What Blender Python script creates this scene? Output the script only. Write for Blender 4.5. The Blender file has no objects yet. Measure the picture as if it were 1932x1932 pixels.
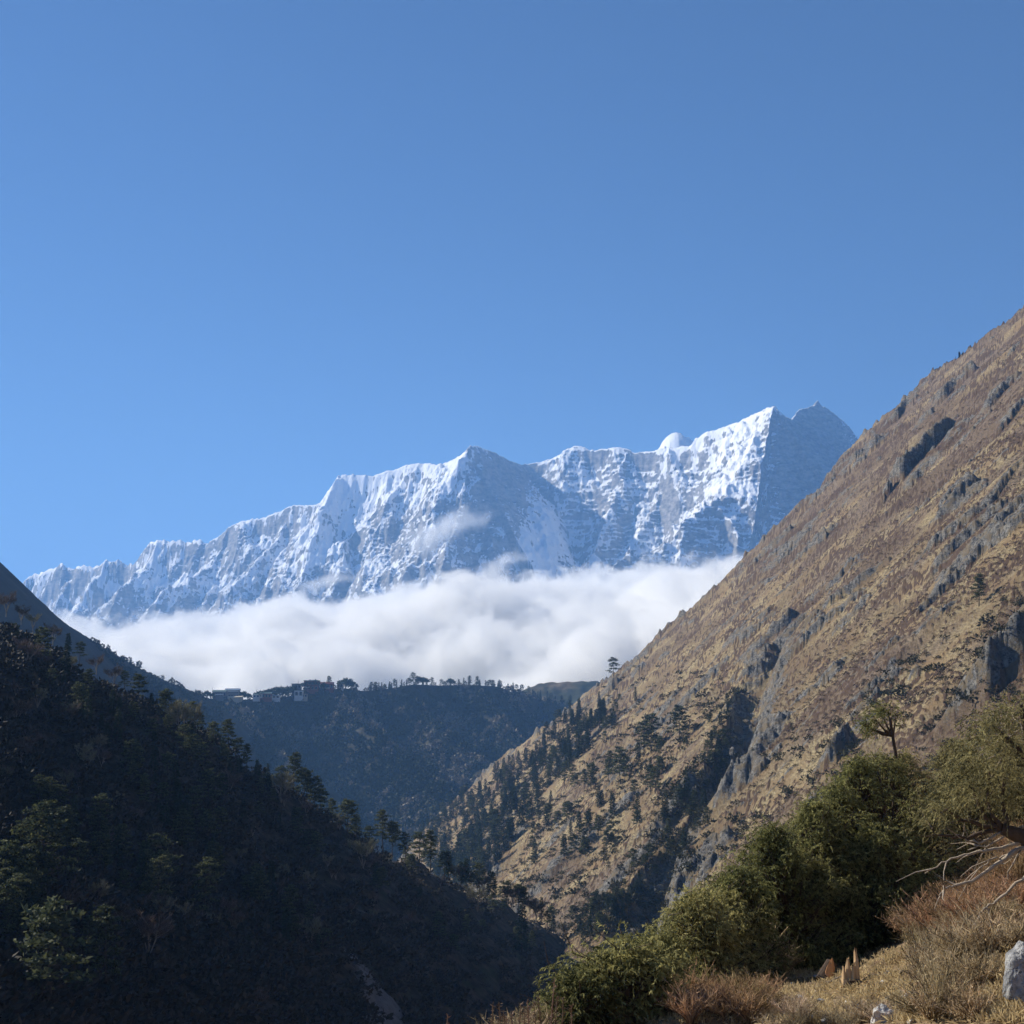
import bpy, bmesh, math, random
import numpy as np
from mathutils import Vector, Matrix

random.seed(7)
RNG = np.random.default_rng(7)
sc = bpy.context.scene
COL = sc.collection

# ------------------------------------------------------------------ camera, sky, sun, exposure
FOV = math.radians(40.0)
FPX = 966.0 / math.tan(FOV / 2)            # focal length in units of a 1932 px wide picture
HORIZON = 1330.0
PITCH = math.atan((HORIZON - 966.0) / FPX)
cam_d = bpy.data.cameras.new("camera")
cam_d.sensor_width = 36.0
cam_d.angle = FOV
cam_d.clip_start = 0.1
cam_d.clip_end = 90000.0
cam = bpy.data.objects.new("camera", cam_d)
COL.objects.link(cam)
cam.location = (0, 0, 0)
cam.rotation_euler = (math.radians(90) + PITCH, 0, 0)
sc.camera = cam

SUN_AZ = math.radians(66.0)                 # to the left of the view direction
SUN_EL = math.radians(32.5)
SUN_DIR = Vector((-math.sin(SUN_AZ) * math.cos(SUN_EL), math.cos(SUN_AZ) * math.cos(SUN_EL), math.sin(SUN_EL)))

world = bpy.data.worlds.new("World")
sc.world = world
world.use_nodes = True
wn = world.node_tree.nodes
wl = world.node_tree.links
wn.clear()
w_out = wn.new("ShaderNodeOutputWorld")
w_bg = wn.new("ShaderNodeBackground")
w_sky = wn.new("ShaderNodeTexSky")
w_sky.sky_type = 'NISHITA'
w_sky.sun_disc = False
w_sky.sun_elevation = SUN_EL
w_sky.sun_rotation = -SUN_AZ
w_sky.altitude = 2500
w_sky.air_density = 1.35
w_sky.dust_density = 0.0
w_sky.ozone_density = 10.0
w_bg.inputs["Strength"].default_value = 0.054
wl.new(w_sky.outputs[0], w_bg.inputs[0])
wl.new(w_bg.outputs[0], w_out.inputs[0])

sun_d = bpy.data.lights.new("sun", 'SUN')
sun_d.energy = 5.0
sun_d.angle = math.radians(0.53)
sun_d.color = (1.0, 0.935, 0.80)
sun = bpy.data.objects.new("sun", sun_d)
COL.objects.link(sun)
sun.rotation_euler = SUN_DIR.to_track_quat('Z', 'Y').to_euler()
sun.location = (-4000, 3000, 5000)

sc.view_settings.view_transform = 'Standard'
sc.view_settings.look = 'None'
sc.view_settings.gamma = 1.0
sc.view_settings.exposure = 0.72
sc.render.engine = 'CYCLES'
cy = sc.cycles
cy.max_bounces = 16
cy.diffuse_bounces = 3
cy.glossy_bounces = 1
cy.transmission_bounces = 2
cy.transparent_max_bounces = 8
cy.volume_bounces = 16
cy.volume_max_steps = 512
cy.sample_clamp_indirect = 6.0
cy.use_adaptive_sampling = True
cy.adaptive_threshold = 0.02
cy.use_denoising = True
try:
    cy.denoiser = 'OPENIMAGEDENOISE'
    cy.denoising_input_passes = 'RGB_ALBEDO_NORMAL'
    cy.denoising_prefilter = 'ACCURATE'
except Exception:
    pass

# ------------------------------------------------------------------ helpers
CP, SP = math.cos(PITCH), math.sin(PITCH)

def uv(X, Y):
    """direction through a point of the picture as (x/y, z/y)"""
    cx = (np.asarray(X, float) - 966.0) / FPX
    cyy = (966.0 - np.asarray(Y, float)) / FPX
    dy = CP - cyy * SP
    return cx / dy, (SP + cyy * CP) / dy

def at(X, Y, d):
    u, v = uv(X, Y)
    return Vector((float(u * d), float(d), float(v * d)))

_P = np.random.default_rng(11).permutation(4096).astype(np.int32)
_ang = np.random.default_rng(12).uniform(0, 2 * np.pi, 4096)
_GX = np.cos(_ang).astype(np.float32)
_GY = np.sin(_ang).astype(np.float32)

def pn(x, y, seed=0):
    x = np.asarray(x, np.float64) + 37.17 * seed
    y = np.asarray(y, np.float64) - 19.31 * seed
    xf0 = np.floor(x); yf0 = np.floor(y)
    xi = xf0.astype(np.int64); yi = yf0.astype(np.int64)
    fx = (x - xf0).astype(np.float32); fy = (y - yf0).astype(np.float32)
    ux = fx * fx * fx * (fx * (fx * 6 - 15) + 10)
    uy = fy * fy * fy * (fy * (fy * 6 - 15) + 10)
    a = _P[(xi + 131 * seed) & 4095]; b = _P[(xi + 1 + 131 * seed) & 4095]
    h00 = _P[(a + yi) & 4095]; h10 = _P[(b + yi) & 4095]
    h01 = _P[(a + yi + 1) & 4095]; h11 = _P[(b + yi + 1) & 4095]
    n00 = _GX[h00] * fx + _GY[h00] * fy
    n10 = _GX[h10] * (fx - 1) + _GY[h10] * fy
    n01 = _GX[h01] * fx + _GY[h01] * (fy - 1)
    n11 = _GX[h11] * (fx - 1) + _GY[h11] * (fy - 1)
    nx0 = n00 + ux * (n10 - n00)
    nx1 = n01 + ux * (n11 - n01)
    return 1.5 * (nx0 + uy * (nx1 - nx0))

def fbm(x, y, octv=4, seed=0, lac=2.03, gain=0.5):
    s = 0; a = 1.0; f = 1.0
    for i in range(octv):
        s = s + a * pn(x * f, y * f, seed + i)
        a *= gain; f *= lac
    return s

def ridged(x, y, octv=4, seed=0, lac=2.07, gain=0.5):
    s = 0; a = 1.0; f = 1.0; t = 0
    for i in range(octv):
        s = s + a * (1 - np.abs(pn(x * f, y * f, seed + i)) * 1.6)
        t += a
        a *= gain; f *= lac
    return s / t

def sstep(a, b, x):
    t = np.clip((x - a) / (b - a), 0, 1)
    return t * t * (3 - 2 * t)

def tag(o, label=None, cat=None, group=None, kind=None):
    if label: o["label"] = label
    if cat: o["category"] = cat
    if group: o["group"] = group
    if kind: o["kind"] = kind
    return o

def new_obj(name, data, parent=None):
    o = bpy.data.objects.new(name, data)
    COL.objects.link(o)
    if parent is not None:
        o.parent = parent
    return o

def empty(name, loc, rz=0.0, scale=1.0):
    o = bpy.data.objects.new(name, None)
    COL.objects.link(o)
    o.empty_display_size = 0.3
    o.location = loc
    o.rotation_euler = (0, 0, rz)
    o.scale = (scale,) * 3 if not hasattr(scale, "__len__") else scale
    return o

def np_mesh(name, verts, faces, mat=None, attrs=None, smooth=True):
    """verts (N,3), faces (M,k) with one k"""
    verts = np.ascontiguousarray(verts, np.float32)
    faces = np.ascontiguousarray(faces, np.int32)
    m = bpy.data.meshes.new(name)
    k = faces.shape[1]
    m.vertices.add(len(verts)); m.vertices.foreach_set("co", verts.ravel())
    m.loops.add(faces.size); m.loops.foreach_set("vertex_index", faces.ravel())
    m.polygons.add(len(faces))
    m.polygons.foreach_set("loop_start", np.arange(0, faces.size, k, dtype=np.int32))
    m.polygons.foreach_set("use_smooth", np.full(len(faces), smooth, bool))
    m.update(calc_edges=True)
    if attrs:
        for an, av in attrs.items():
            a = m.attributes.new(an, 'FLOAT', 'POINT')
            a.data.foreach_set("value", np.ascontiguousarray(av, np.float32).ravel())
    if mat: m.materials.append(mat)
    return m

def grid_faces(nr, nc):
    i = np.arange(nr * nc, dtype=np.int32).reshape(nr, nc)
    return np.stack([i[:-1, :-1].ravel(), i[:-1, 1:].ravel(), i[1:, 1:].ravel(), i[1:, :-1].ravel()], 1)

class NT:
    """small helper round a material's node tree"""
    def __init__(s, name):
        s.m = bpy.data.materials.new(name); s.m.use_nodes = True
        s.n = s.m.node_tree.nodes; s.l = s.m.node_tree.links
        s.bsdf = s.n["Principled BSDF"]; s.out = s.n["Material Output"]
        s.bsdf.inputs["Roughness"].default_value = 0.9
        s.bsdf.inputs["Specular IOR Level"].default_value = 0.15
    def node(s, t, **kw):
        n = s.n.new(t)
        for k, v in kw.items(): setattr(n, k, v)
        return n
    def link(s, a, b): s.l.new(a, b)
    def val(s, sock, v):
        if hasattr(v, "links") or hasattr(v, "is_linked"): s.l.new(v, sock)
        else: sock.default_value = v
    def attr(s, name):
        n = s.n.new("ShaderNodeAttribute"); n.attribute_name = name; return n.outputs["Fac"]
    def noise(s, scale, detail=4, rough=0.55, vec=None, dist=0.0, col=False):
        n = s.n.new("ShaderNodeTexNoise")
        n.inputs["Scale"].default_value = scale; n.inputs["Detail"].default_value = detail
        n.inputs["Roughness"].default_value = rough; n.inputs["Distortion"].default_value = dist
        if vec is None: vec = s.coord()
        s.l.new(vec, n.inputs["Vector"])
        return n.outputs["Color" if col else "Fac"]
    def coord(s):
        if not hasattr(s, "_tc"):
            s._tc = s.n.new("ShaderNodeTexCoord")
        return s._tc.outputs["Object"]
    def mapping(s, scale=(1, 1, 1), rot=(0, 0, 0), vec=None):
        n = s.n.new("ShaderNodeMapping")
        n.inputs["Scale"].default_value = scale; n.inputs["Rotation"].default_value = rot
        s.l.new(vec or s.coord(), n.inputs["Vector"])
        return n.outputs[0]
    def math(s, op, a, b=0.0, clamp=False):
        n = s.n.new("ShaderNodeMath"); n.operation = op; n.use_clamp = clamp
        s.val(n.inputs[0], a); s.val(n.inputs[1], b)
        return n.outputs[0]
    def ramp(s, fac, lo, hi, a=0.0, b=1.0, smooth=True):
        n = s.n.new("ShaderNodeMapRange"); n.interpolation_type = 'SMOOTHSTEP' if smooth else 'LINEAR'
        s.val(n.inputs[0], fac)
        n.inputs[1].default_value = lo; n.inputs[2].default_value = hi
        n.inputs[3].default_value = a; n.inputs[4].default_value = b
        return n.outputs[0]
    def mix(s, fac, a, b, blend='MIX'):
        n = s.n.new("ShaderNodeMix"); n.data_type = 'RGBA'; n.blend_type = blend
        s.val(n.inputs[0], fac)
        for sock, v in ((n.inputs[6], a), (n.inputs[7], b)):
            if hasattr(v, "is_linked"): s.l.new(v, sock)
            else: sock.default_value = (*v, 1) if len(v) == 3 else v
        return n.outputs[2]
    def bump(s, h, strength=0.5, dist=0.1, normal=None):
        n = s.n.new("ShaderNodeBump")
        n.inputs["Strength"].default_value = strength; n.inputs["Distance"].default_value = dist
        s.l.new(h, n.inputs["Height"])
        if normal: s.l.new(normal, n.inputs["Normal"])
        return n.outputs[0]
    def base(s, c):
        if hasattr(c, "is_linked"): s.l.new(c, s.bsdf.inputs["Base Color"])
        else: s.bsdf.inputs["Base Color"].default_value = (*c, 1)
    def normal(s, n): s.l.new(n, s.bsdf.inputs["Normal"])

def plain(name, c, rough=0.85):
    t = NT(name); t.base(c); t.bsdf.inputs["Roughness"].default_value = rough
    return t.m

# ------------------------------------------------------------------ terrain
def seg_ridges(X, Y, ridges):
    """max over ridge lines of (height of the line - slope * distance)"""
    shp = X.shape
    x = X.ravel().astype(np.float32); y = Y.ravel().astype(np.float32)
    z = np.full(x.shape, -1e9, np.float32)
    for pts, kl, kr in ridges:
        for (a, b) in zip(pts[:-1], pts[1:]):
            ax, ay, az = a; bx, by, bz = b
            dx, dy = bx - ax, by - ay
            L2 = dx * dx + dy * dy + 1e-6
            t = np.clip(((x - ax) * dx + (y - ay) * dy) / L2, 0, 1)
            ex = x - (ax + t * dx); ey = y - (ay + t * dy)
            d = np.sqrt(ex * ex + ey * ey)
            side = dx * ey - dy * ex
            k = np.where(side > 0, np.float32(kl), np.float32(kr))
            np.maximum(z, az + t * (bz - az) - k * d, out=z)
    return z.reshape(shp)

# --- the snow mountain -------------------------------------------------
def c1(pts):   # points read in a crop of the photograph -> 1932 px picture
    return [(x / 1.509 / 1.325, (y / 1.509 + 960) / 1.325) for x, y in pts]
def c2(pts):
    return [((x / 1.8577 + 1200) / 1.325, (y / 1.8577 + 960) / 1.325) for x, y in pts]
sky_m = c1([(-120, 800), (-30, 790), (85, 745), (130, 715), (165, 705), (215, 692), (235, 672), (255, 688), (285, 692), (320, 682), (345, 688),
            (370, 680), (400, 668), (440, 657), (470, 668), (500, 672), (520, 662), (555, 610), (575, 588), (615, 583), (645, 590), (680, 585),
            (700, 594), (740, 583), (765, 588), (780, 600), (820, 575), (850, 550), (865, 533), (905, 520), (950, 507), (980, 502), (1010, 490),
            (1060, 475), (1110, 452), (1135, 456), (1160, 455), (1190, 450), (1215, 440), (1235, 405), (1265, 370), (1290, 345),
            (1350, 340), (1410, 342), (1440, 332), (1470, 325), (1530, 305), (1580, 298), (1610, 297), (1650, 303), (1680, 298),
            (1720, 278), (1745, 262), (1775, 232), (1800, 233), (1830, 245), (1870, 260), (1932, 295)])
sky_m += c2([(50, 318), (100, 342), (150, 360), (190, 374), (240, 370), (280, 362), (320, 352), (360, 335), (400, 305), (440, 288), (480, 290),
             (510, 300), (540, 302), (600, 297), (660, 293), (700, 302), (720, 312), (800, 305), (850, 300), (920, 292), (985, 275),
             (1000, 247), (1060, 220), (1100, 212), (1130, 200), (1170, 186), (1210, 170), (1250, 148), (1290, 130), (1330, 113), (1365, 103),
             (1385, 120), (1400, 135), (1430, 155), (1450, 165), (1465, 140), (1480, 120), (1505, 112), (1530, 103), (1555, 98), (1568, 74), (1575, 96), (1600, 103),
             (1620, 115), (1640, 133), (1660, 150), (1690, 172), (1710, 190), (1728, 222), (1740, 250), (1755, 262), (1775, 268), (1850, 330), (1950, 420), (2100, 560)])
_j = np.random.default_rng(31); _s2 = []
for (a_, b_), (c_, d_) in zip(sky_m[:-1], sky_m[1:]):
    n_ = max(1, int(abs(c_ - a_) / 5)); rough = 1.9 if (a_ > 1470 or a_ < 330) else 0.55 if (a_ < 640 or a_ > 1010) else 0.4
    for k_ in range(n_):
        _s2.append((a_ + (c_ - a_) * k_ / n_, b_ + (d_ - b_) * k_ / n_ + (float(_j.normal(0, rough)) if k_ else 0)))
sky_m = _s2 + [sky_m[-1]]
DS = 0.62          # the ridge stands about eight kilometres off
DX = [-150, 50, 390, 640, 800, 885, 930, 990, 1060, 1250, 1380, 1460, 1500, 1545, 1620, 1750, 2200]
DD0 = [13900, 13900, 13300, 12900, 12700, 12350, 12700, 13600, 13500, 13100, 12750, 12400, 13000, 13300, 13900, 14300, 14800]
DD = [15600, 15500, 14300, 13350, 12900, 12350, 12900, 14000, 13900, 13200, 12600, 12000, 12900, 13300, 14000, 14500, 15000]
sky_m3 = []
for i, (a, b) in enumerate(sky_m):
    d = float(np.interp(a, DX, DD))
    sky_m3.append(at(a, b, d * DS))
def rl(*pts):
    X0 = pts[0][0]
    sh = float(np.interp(X0, DX, DD)) - float(np.interp(X0, DX, DD0))
    return [at(a, b, (d + sh) * DS) for a, b, d in pts]
M_RIDGES = [
    (sky_m3, 1.2, 1.65),
    (rl((885, 843, 12350), (884, 862, 12290), (880, 885, 12200), (881, 905, 12130), (874, 935, 11980), (860, 985, 11700), (846, 1020, 11480), (830, 1080, 11150)), 1.45, 1.25),
    (rl((880, 900, 12150), (905, 960, 11950), (925, 1010, 11750), (940, 1080, 11450)), 1.5, 1.5),
    (rl((642, 897, 12900), (628, 925, 12780), (615, 955, 12600), (600, 1000, 12350), (575, 1060, 12000), (560, 1110, 11750)), 1.25, 1.35),
    (rl((757, 893, 12780), (742, 915, 12700), (748, 945, 12550), (735, 985, 12300), (715, 1035, 12000), (690, 1100, 11600)), 1.35, 1.35),
    (rl((690, 905, 12850), (672, 960, 12580), (650, 1010, 12300), (640, 1090, 11800)), 1.3, 1.35),
    (rl((815, 885, 12650), (805, 930, 12480), (800, 985, 12200), (775, 1050, 11800)), 1.4, 1.4),
    (rl((548, 956, 13050), (525, 990, 12850), (505, 1020, 12650), (470, 1065, 12350), (440, 1110, 12050)), 1.2, 1.3),
    (rl((430, 1000, 13250), (412, 1025, 13080), (385, 1055, 12850), (350, 1085, 12600), (300, 1130, 12250)), 1.2, 1.3),
    (rl((300, 1018, 13450), (285, 1050, 13250), (262, 1085, 13000), (225, 1115, 12750), (190, 1150, 12450)), 1.2, 1.3),
    (rl((200, 1052, 13650), (190, 1085, 13450), (165, 1110, 13200), (140, 1150, 12900)), 1.2, 1.3),
    (rl((119, 1062, 13800), (125, 1090, 13600), (110, 1120, 13400), (90, 1160, 13100)), 1.2, 1.3),
    (rl((1460, 768, 12400), (1457, 800, 12310), (1454, 835, 12200), (1453, 868, 12080), (1437, 905, 11950), (1400, 935, 11840), (1330, 957, 11700),
        (1265, 1000, 11500), (1195, 1045, 11230), (1120, 1090, 10950), (1080, 1120, 10800)), 1.5, 1.2),
    (rl((1453, 868, 12080), (1488, 912, 11980), (1508, 955, 11850), (1528, 1030, 11600)), 1.35, 1.5),
    (rl((1383, 940, 11800), (1387, 985, 11640), (1394, 1030, 11450), (1400, 1080, 11200)), 1.35, 1.5),
    (rl((1075, 868, 13450), (1072, 920, 13250), (1058, 965, 13000), (1020, 1020, 12650), (985, 1075, 12300)), 1.3, 1.45),
    (rl((1180, 850, 13200), (1165, 905, 12980), (1150, 960, 12700), (1120, 1030, 12300)), 1.3, 1.4),
    (rl((1545, 762, 13300), (1530, 820, 13150), (1540, 880, 12900), (1560, 940, 12600)), 1.3, 1.4),
    (rl((1255, 842, 13100), (1248, 895, 12900), (1228, 950, 12600)), 1.35, 1.4),
    (rl((1290, 1075, 11200), (1255, 1040, 11350), (1225, 1090, 11100)), 1.1, 1.2),
]
def mountain_height(Xw, Yw):
    X = Xw / DS; Y = Yw / DS
    wx = 26 * fbm(X / 330, Y / 330, 3, 3); wy = 30 * fbm(X / 330, Y / 330, 3, 9)
    Z = seg_ridges(Xw + DS * wx, Yw + DS * wy, M_RIDGES[1:])
    Zs = seg_ridges(Xw, Yw + 0.5 * DS * wy, M_RIDGES[:1])
    Z0 = np.maximum(Z, Zs)
    # the two great shaded walls are smooth, the rest is cut into buttresses and flutings
    PX = X / Y * FPX + 966
    calm = np.maximum(np.exp(-((PX - 950) / 60) ** 2), np.exp(-((PX - 1530) / 75) ** 2))
    n0 = ridged(X / 520 + 0.35 * pn(X / 700, Y / 700, 61), Y / 1300, 3, 19) - 0.6
    n1 = ridged(X / 210 + 0.35 * pn(X / 420, Y / 420, 60), Y / 620, 4, 21) - 0.6
    n2 = ridged(X / 58, Y / 300, 3, 31) - 0.55
    n3 = fbm(X / 120, Y / 120, 5, 41, 2.03, 0.58)
    Z1 = Z0 + DS * (1 - 0.8 * calm) * (230 * n0 + 60 * n1 + 17 * n2) + DS * (1 - 0.3 * calm) * 24 * n3 + DS * 16 * (ridged(X / 46 + 0.4 * pn(X / 60, Y / 60, 63), Y / 150, 3, 64) - 0.55)
    return Z0, Z1, calm

def build_mountain():
    us = np.linspace(-0.40, 0.34, 1100)
    ys = DS * np.concatenate([np.linspace(9300, 10600, 40), np.linspace(10600, 14300, 620)[1:], np.linspace(14300, 17000, 60)[1:]])
    U, Yg = np.meshgrid(us, ys)
    X = U * Yg
    Z0, Z1, calm = mountain_height(X, Yg)
    # distance below the skyline ridge decides how much relief is added
    cr = np.interp(X.ravel(), [p.x for p in sorted(sky_m3, key=lambda p: p.x)], [p.z for p in sorted(sky_m3, key=lambda p: p.x)]).reshape(X.shape)
    w = sstep(4 * DS, 110 * DS, cr - Z0)
    Xd, Yd = X / DS, Yg / DS
    Z = Z0 + (Z1 - Z0) * (0.10 + 0.90 * w) + 5 * fbm(Xd / 40, Yd / 40, 3, 44) * (1 - w)
    # rock ledges: broken shelves that follow the strata
    for step, sd, amp, rag in ((110.0, 55, 0.30, 80), (46.0, 155, 0.50, 55)):
        lw = fbm(Xd / 520, Yd / 520, 4, sd)
        zz = (Z / DS + 0.06 * Xd + rag * lw) / step
        fr = zz - np.floor(zz)
        sh = np.where(fr < 0.7, fr * 0.3, 0.21 + (fr - 0.7) / 0.3 * 0.79)
        band = sstep(-0.1, 0.5, fbm(Xd / 260, Yd / 500, 4, sd + 20) + 0.75 * sstep(100, 700, Xd) - 0.35)
        Z = Z + DS * step * (sh - fr) * amp * band * (0.1 + 0.9 * w) * (1 - 0.5 * calm)
    Z = np.maximum(Z, -600)
    # how much snow clings where: level ground, ice fields, the high flutings
    gy, gx = np.gradient(Z)
    dX = np.gradient(X, axis=1); dY = np.gradient(Yg, axis=0)
    sx = gx / dX; sy = (gy - sx * np.gradient(X, axis=0)) / dY
    nz = 1 / np.sqrt(1 + sx * sx + sy * sy)
    V = Z / Yg
    PXx = U * FPX + 966
    def zone(px, py, rx, ry):
        u0, v0 = uv(px, py)
        return np.exp(-(((U - u0) * FPX / rx) ** 2 + ((V - v0) * FPX / ry) ** 2))
    sn = (nz - 0.585) * 4.6 + 0.6 * fbm(Xd / 300, Yd / 300, 4, 80) + 0.22 * fbm(Xd / 130, Yd / 130, 4, 81) + 0.60 * fbm(Xd / 30, Z / DS / 190, 4, 88) + 0.42 * fbm(Xd / 130, Z / DS / 20 + 2 * fbm(Xd / 300, Yd / 300, 2, 97), 3, 93)
    sn = sn + 0.30 * (V - 0.10) / 0.05 + 0.44
    for z_ in ((690, 915, 90, 28, 1.4), (640, 945, 45, 45, 0.8), (820, 880, 60, 14, 1.0), (1400, 830, 75, 55, 0.65), (1035, 1020, 42, 60, 1.5), (1385, 922, 55, 12, 1.6),
               (520, 985, 70, 22, 0.6), (560, 1060, 120, 50, 0.45), (330, 1100, 120, 20, 0.7), (640, 1000, 50, 60, 0.45), (1274, 830, 34, 16, 3.0), (1240, 1020, 110, 30, 0.2),
               (1080, 900, 80, 40, 0.25), (865, 865, 22, 24, 0.8)):
        sn = sn + z_[4] * zone(*z_[:4])
    for z_ in ((955, 900, 60, 75, 2.4), (1535, 850, 72, 110, 3.0), (1490, 900, 25, 60, 1.5), (1190, 955, 110, 55, 0.25), (790, 1000, 70, 50, 0.35), (1400, 1010, 60, 50, 0.3), (900, 1000, 60, 50, 0.6), (720, 1030, 70, 60, 0.5), (1420, 1010, 60, 70, 0.15), (250, 1040, 180, 60, 0.25)):
        sn = sn - z_[4] * zone(*z_[:4])  # snow also thinned on the two shaded walls, deepening their shade by colour
    T = NT("snow_and_rock")
    s = T.attr("snow")
    f = T.noise(0.04, 6, 0.62)
    s2 = T.math('ADD', s, T.math('MULTIPLY', T.math('SUBTRACT', f, 0.5), 1.3))
    fac = T.ramp(s2, 0.12, 0.28)
    rock = T.mix(T.ramp(T.noise(0.02, 6, 0.68, T.mapping((1, 1, 2.2))), 0.3, 0.7), (0.085, 0.082, 0.08), (0.38, 0.35, 0.315))
    T.base(T.mix(fac, rock, (0.90, 0.90, 0.91)))
    T.bsdf.inputs["Roughness"].default_value = 0.8
    T.normal(T.bump(T.noise(0.06, 7, 0.7), 0.6, 15.0))
    m = np_mesh("snow_mountain", np.stack([X, Yg, Z], -1).reshape(-1, 3), grid_faces(*X.shape), T.m, {"snow": sn})
    o = new_obj("mountain", m)
    tag(o, "long snow covered mountain ridge of ice flutings and grey cliffs behind the clouds", None, None, "structure")
    # the snow dome standing behind the ridge
    dd = 14700 * DS
    dome = [at(x, y, dd) for x, y in ((1232, 856), (1244, 845), (1250, 834), (1257, 825), (1265, 819.5), (1274, 816.5), (1283, 819), (1290, 825), (1298, 826), (1304, 832), (1312, 842), (1330, 852))]
    ux = np.linspace(dome[0].x - 200, dome[-1].x + 200, 140)
    yy = np.linspace(13900 * DS, 15600 * DS, 90)
    X2, Y2 = np.meshgrid(ux, yy)
    top = np.interp(X2, [p.x for p in dome], [p.z for p in dome], left=dome[0].z - 150, right=dome[-1].z - 150)
    Z2 = top - ((Y2 - dd) / 190) ** 2 * 90
    Z2 = np.maximum(Z2 + 3 * fbm(X2 / 60, Y2 / 60, 3, 5), 700)
    m2 = np_mesh("snow_dome", np.stack([X2, Y2, Z2], -1).reshape(-1, 3), grid_faces(*X2.shape), T.m, {"snow": np.full(X2.shape, 2.0)})
    o2 = new_obj("snow_peak", m2)
    tag(o2, "small rounded pure white snow dome peeking over the mountain ridge", None, None, "structure")
build_mountain()

# --- valley floor far below everything --------------------------------
def build_ground():
    xs = np.linspace(-30000, 30000, 60); ys = np.linspace(-6000, 45000, 60)
    X, Y = np.meshgrid(xs, ys)
    Z = -620 + 25 * fbm(X / 3000, Y / 3000, 3, 4)
    T = NT("valley_ground")
    T.base(T.mix(T.noise(0.004, 5), (0.035, 0.045, 0.025), (0.10, 0.085, 0.05)))
    o = new_obj("ground", np_mesh("ground", np.stack([X, Y, Z], -1).reshape(-1, 3), grid_faces(60, 60), T.m))
    tag(o, kind="structure")
build_ground()

# --- the sunlit brown hillside on the right ---------------------------
RA, RB, RC = 0.913, 0.06, 166.0
def right_plane(x, y): return RA * x + RB * y - RC
def pix_right(X, Y):
    u, v = uv(X, Y)
    y = RC / (RA * u + RB - v)
    return u * y, y
R_SKY = [(2200, 330), (1932, 580), (1880, 618), (1830, 655), (1800, 672), (1760, 700), (1720, 740), (1690, 768), (1660, 790), (1620, 828), (1590, 858), (1560, 897),
         (1548, 925), (1510, 955), (1450, 1010), (1400, 1055), (1350, 1105), (1300, 1147), (1272, 1165), (1235, 1200), (1200, 1235), (1160, 1272), (1110, 1303), (1085, 1322), (1040, 1360),
         (1000, 1390), (950, 1430), (900, 1475), (850, 1515), (800, 1560), (770, 1600), (740, 1640)]
_rx, _ry = pix_right(np.array([p[0] for p in R_SKY]), np.array([p[1] for p in R_SKY]))
_o = np.argsort(_rx); RCX, RCY = _rx[_o], _ry[_o]

def poly_dist(x, y, pts):
    """signed distance (positive on the far side, +y) and parameter along a polyline"""
    best = np.full(x.shape, 1e9, np.float32); sg = np.zeros(x.shape, np.float32); tt = np.zeros(x.shape, np.float32)
    n = len(pts) - 1
    for i, (a, b) in enumerate(zip(pts[:-1], pts[1:])):
        dx, dy = b[0] - a[0], b[1] - a[1]
        L2 = dx * dx + dy * dy + 1e-9
        t = np.clip(((x - a[0]) * dx + (y - a[1]) * dy) / L2, 0, 1)
        ex = x - (a[0] + t * dx); ey = y - (a[1] + t * dy)
        d = np.hypot(ex, ey)
        s = np.sign(dx * ey - dy * ex)
        if dx < 0: s = -s
        m = d < best
        best = np.where(m, d, best); sg = np.where(m, s, sg); tt = np.where(m, (i + t) / n, tt)
    return best * sg, tt

def pxl(pts):
    xs, ys = pix_right(np.array([p[0] for p in pts], float), np.array([p[1] for p in pts], float))
    return list(zip(xs.tolist(), ys.tolist()))
# the deep gully and the lesser ones: line, depth, width on the far side, width on the near side
R_GULLY = [
    (pxl([(1560, 1125), (1500, 1185), (1450, 1255), (1425, 1300), (1400, 1375), (1378, 1420), (1365, 1475), (1330, 1530), (1270, 1590), (1230, 1660), (1205, 1720), (1190, 1800)]), 31, 16, 13),
]
# rock ribs: line, height, width far side, width near side
R_RIBS = [
    (pxl([(1990, 1185), (1932, 1235), (1885, 1285), (1852, 1335)]), 13, 26, 3.0),
    (pxl([(1850, 690), (1810, 725), (1760, 775)]), 9, 26, 5),
    (pxl([(1800, 800), (1760, 850), (1700, 915), (1660, 940)]), 11, 26, 5),
    (pxl([(1725, 745), (1690, 790), (1655, 820)]), 6, 16, 5),
    (pxl([(1670, 830), (1640, 860), (1590, 905)]), 7, 20, 5),
    (pxl([(1570, 1000), (1530, 1040), (1480, 1080)]), 5, 14, 4),
    (pxl([(1510, 1150), (1450, 1210), (1400, 1260)]), 5, 16, 5),
    (pxl([(1610, 1400), (1590, 1440), (1560, 1480)]), 7, 12, 4),
    (pxl([(1500, 1330), (1440, 1420), (1400, 1480), (1340, 1550)]), 7, 14, 10),
    (pxl([(1330, 1470), (1260, 1560), (1215, 1600)]), 6, 16, 4),
    (pxl([(1360, 1000), (1330, 1060), (1290, 1120)]), 2, 10, 4),
    (pxl([(1480, 1660), (1400, 1700), (1300, 1790), (1230, 1860)]), 6, 12, 12),
    (pxl([(1400, 1560), (1300, 1660), (1225, 1740)]), 6, 14, 8),
    (pxl([(1855, 900), (1800, 960), (1760, 1000)]), 5, 16, 4),
    (pxl([(1932, 700), (1890, 740), (1850, 790)]), 6, 16, 4),
    (pxl([(1300, 1290), (1230, 1360), (1180, 1400)]), 4, 14, 4),
    (pxl([(1010, 1560), (950, 1620), (900, 1680)]), 5, 16, 5),
    (pxl([(1290, 1160), (1272, 1175)]), 5, 8, 3),
]
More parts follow.
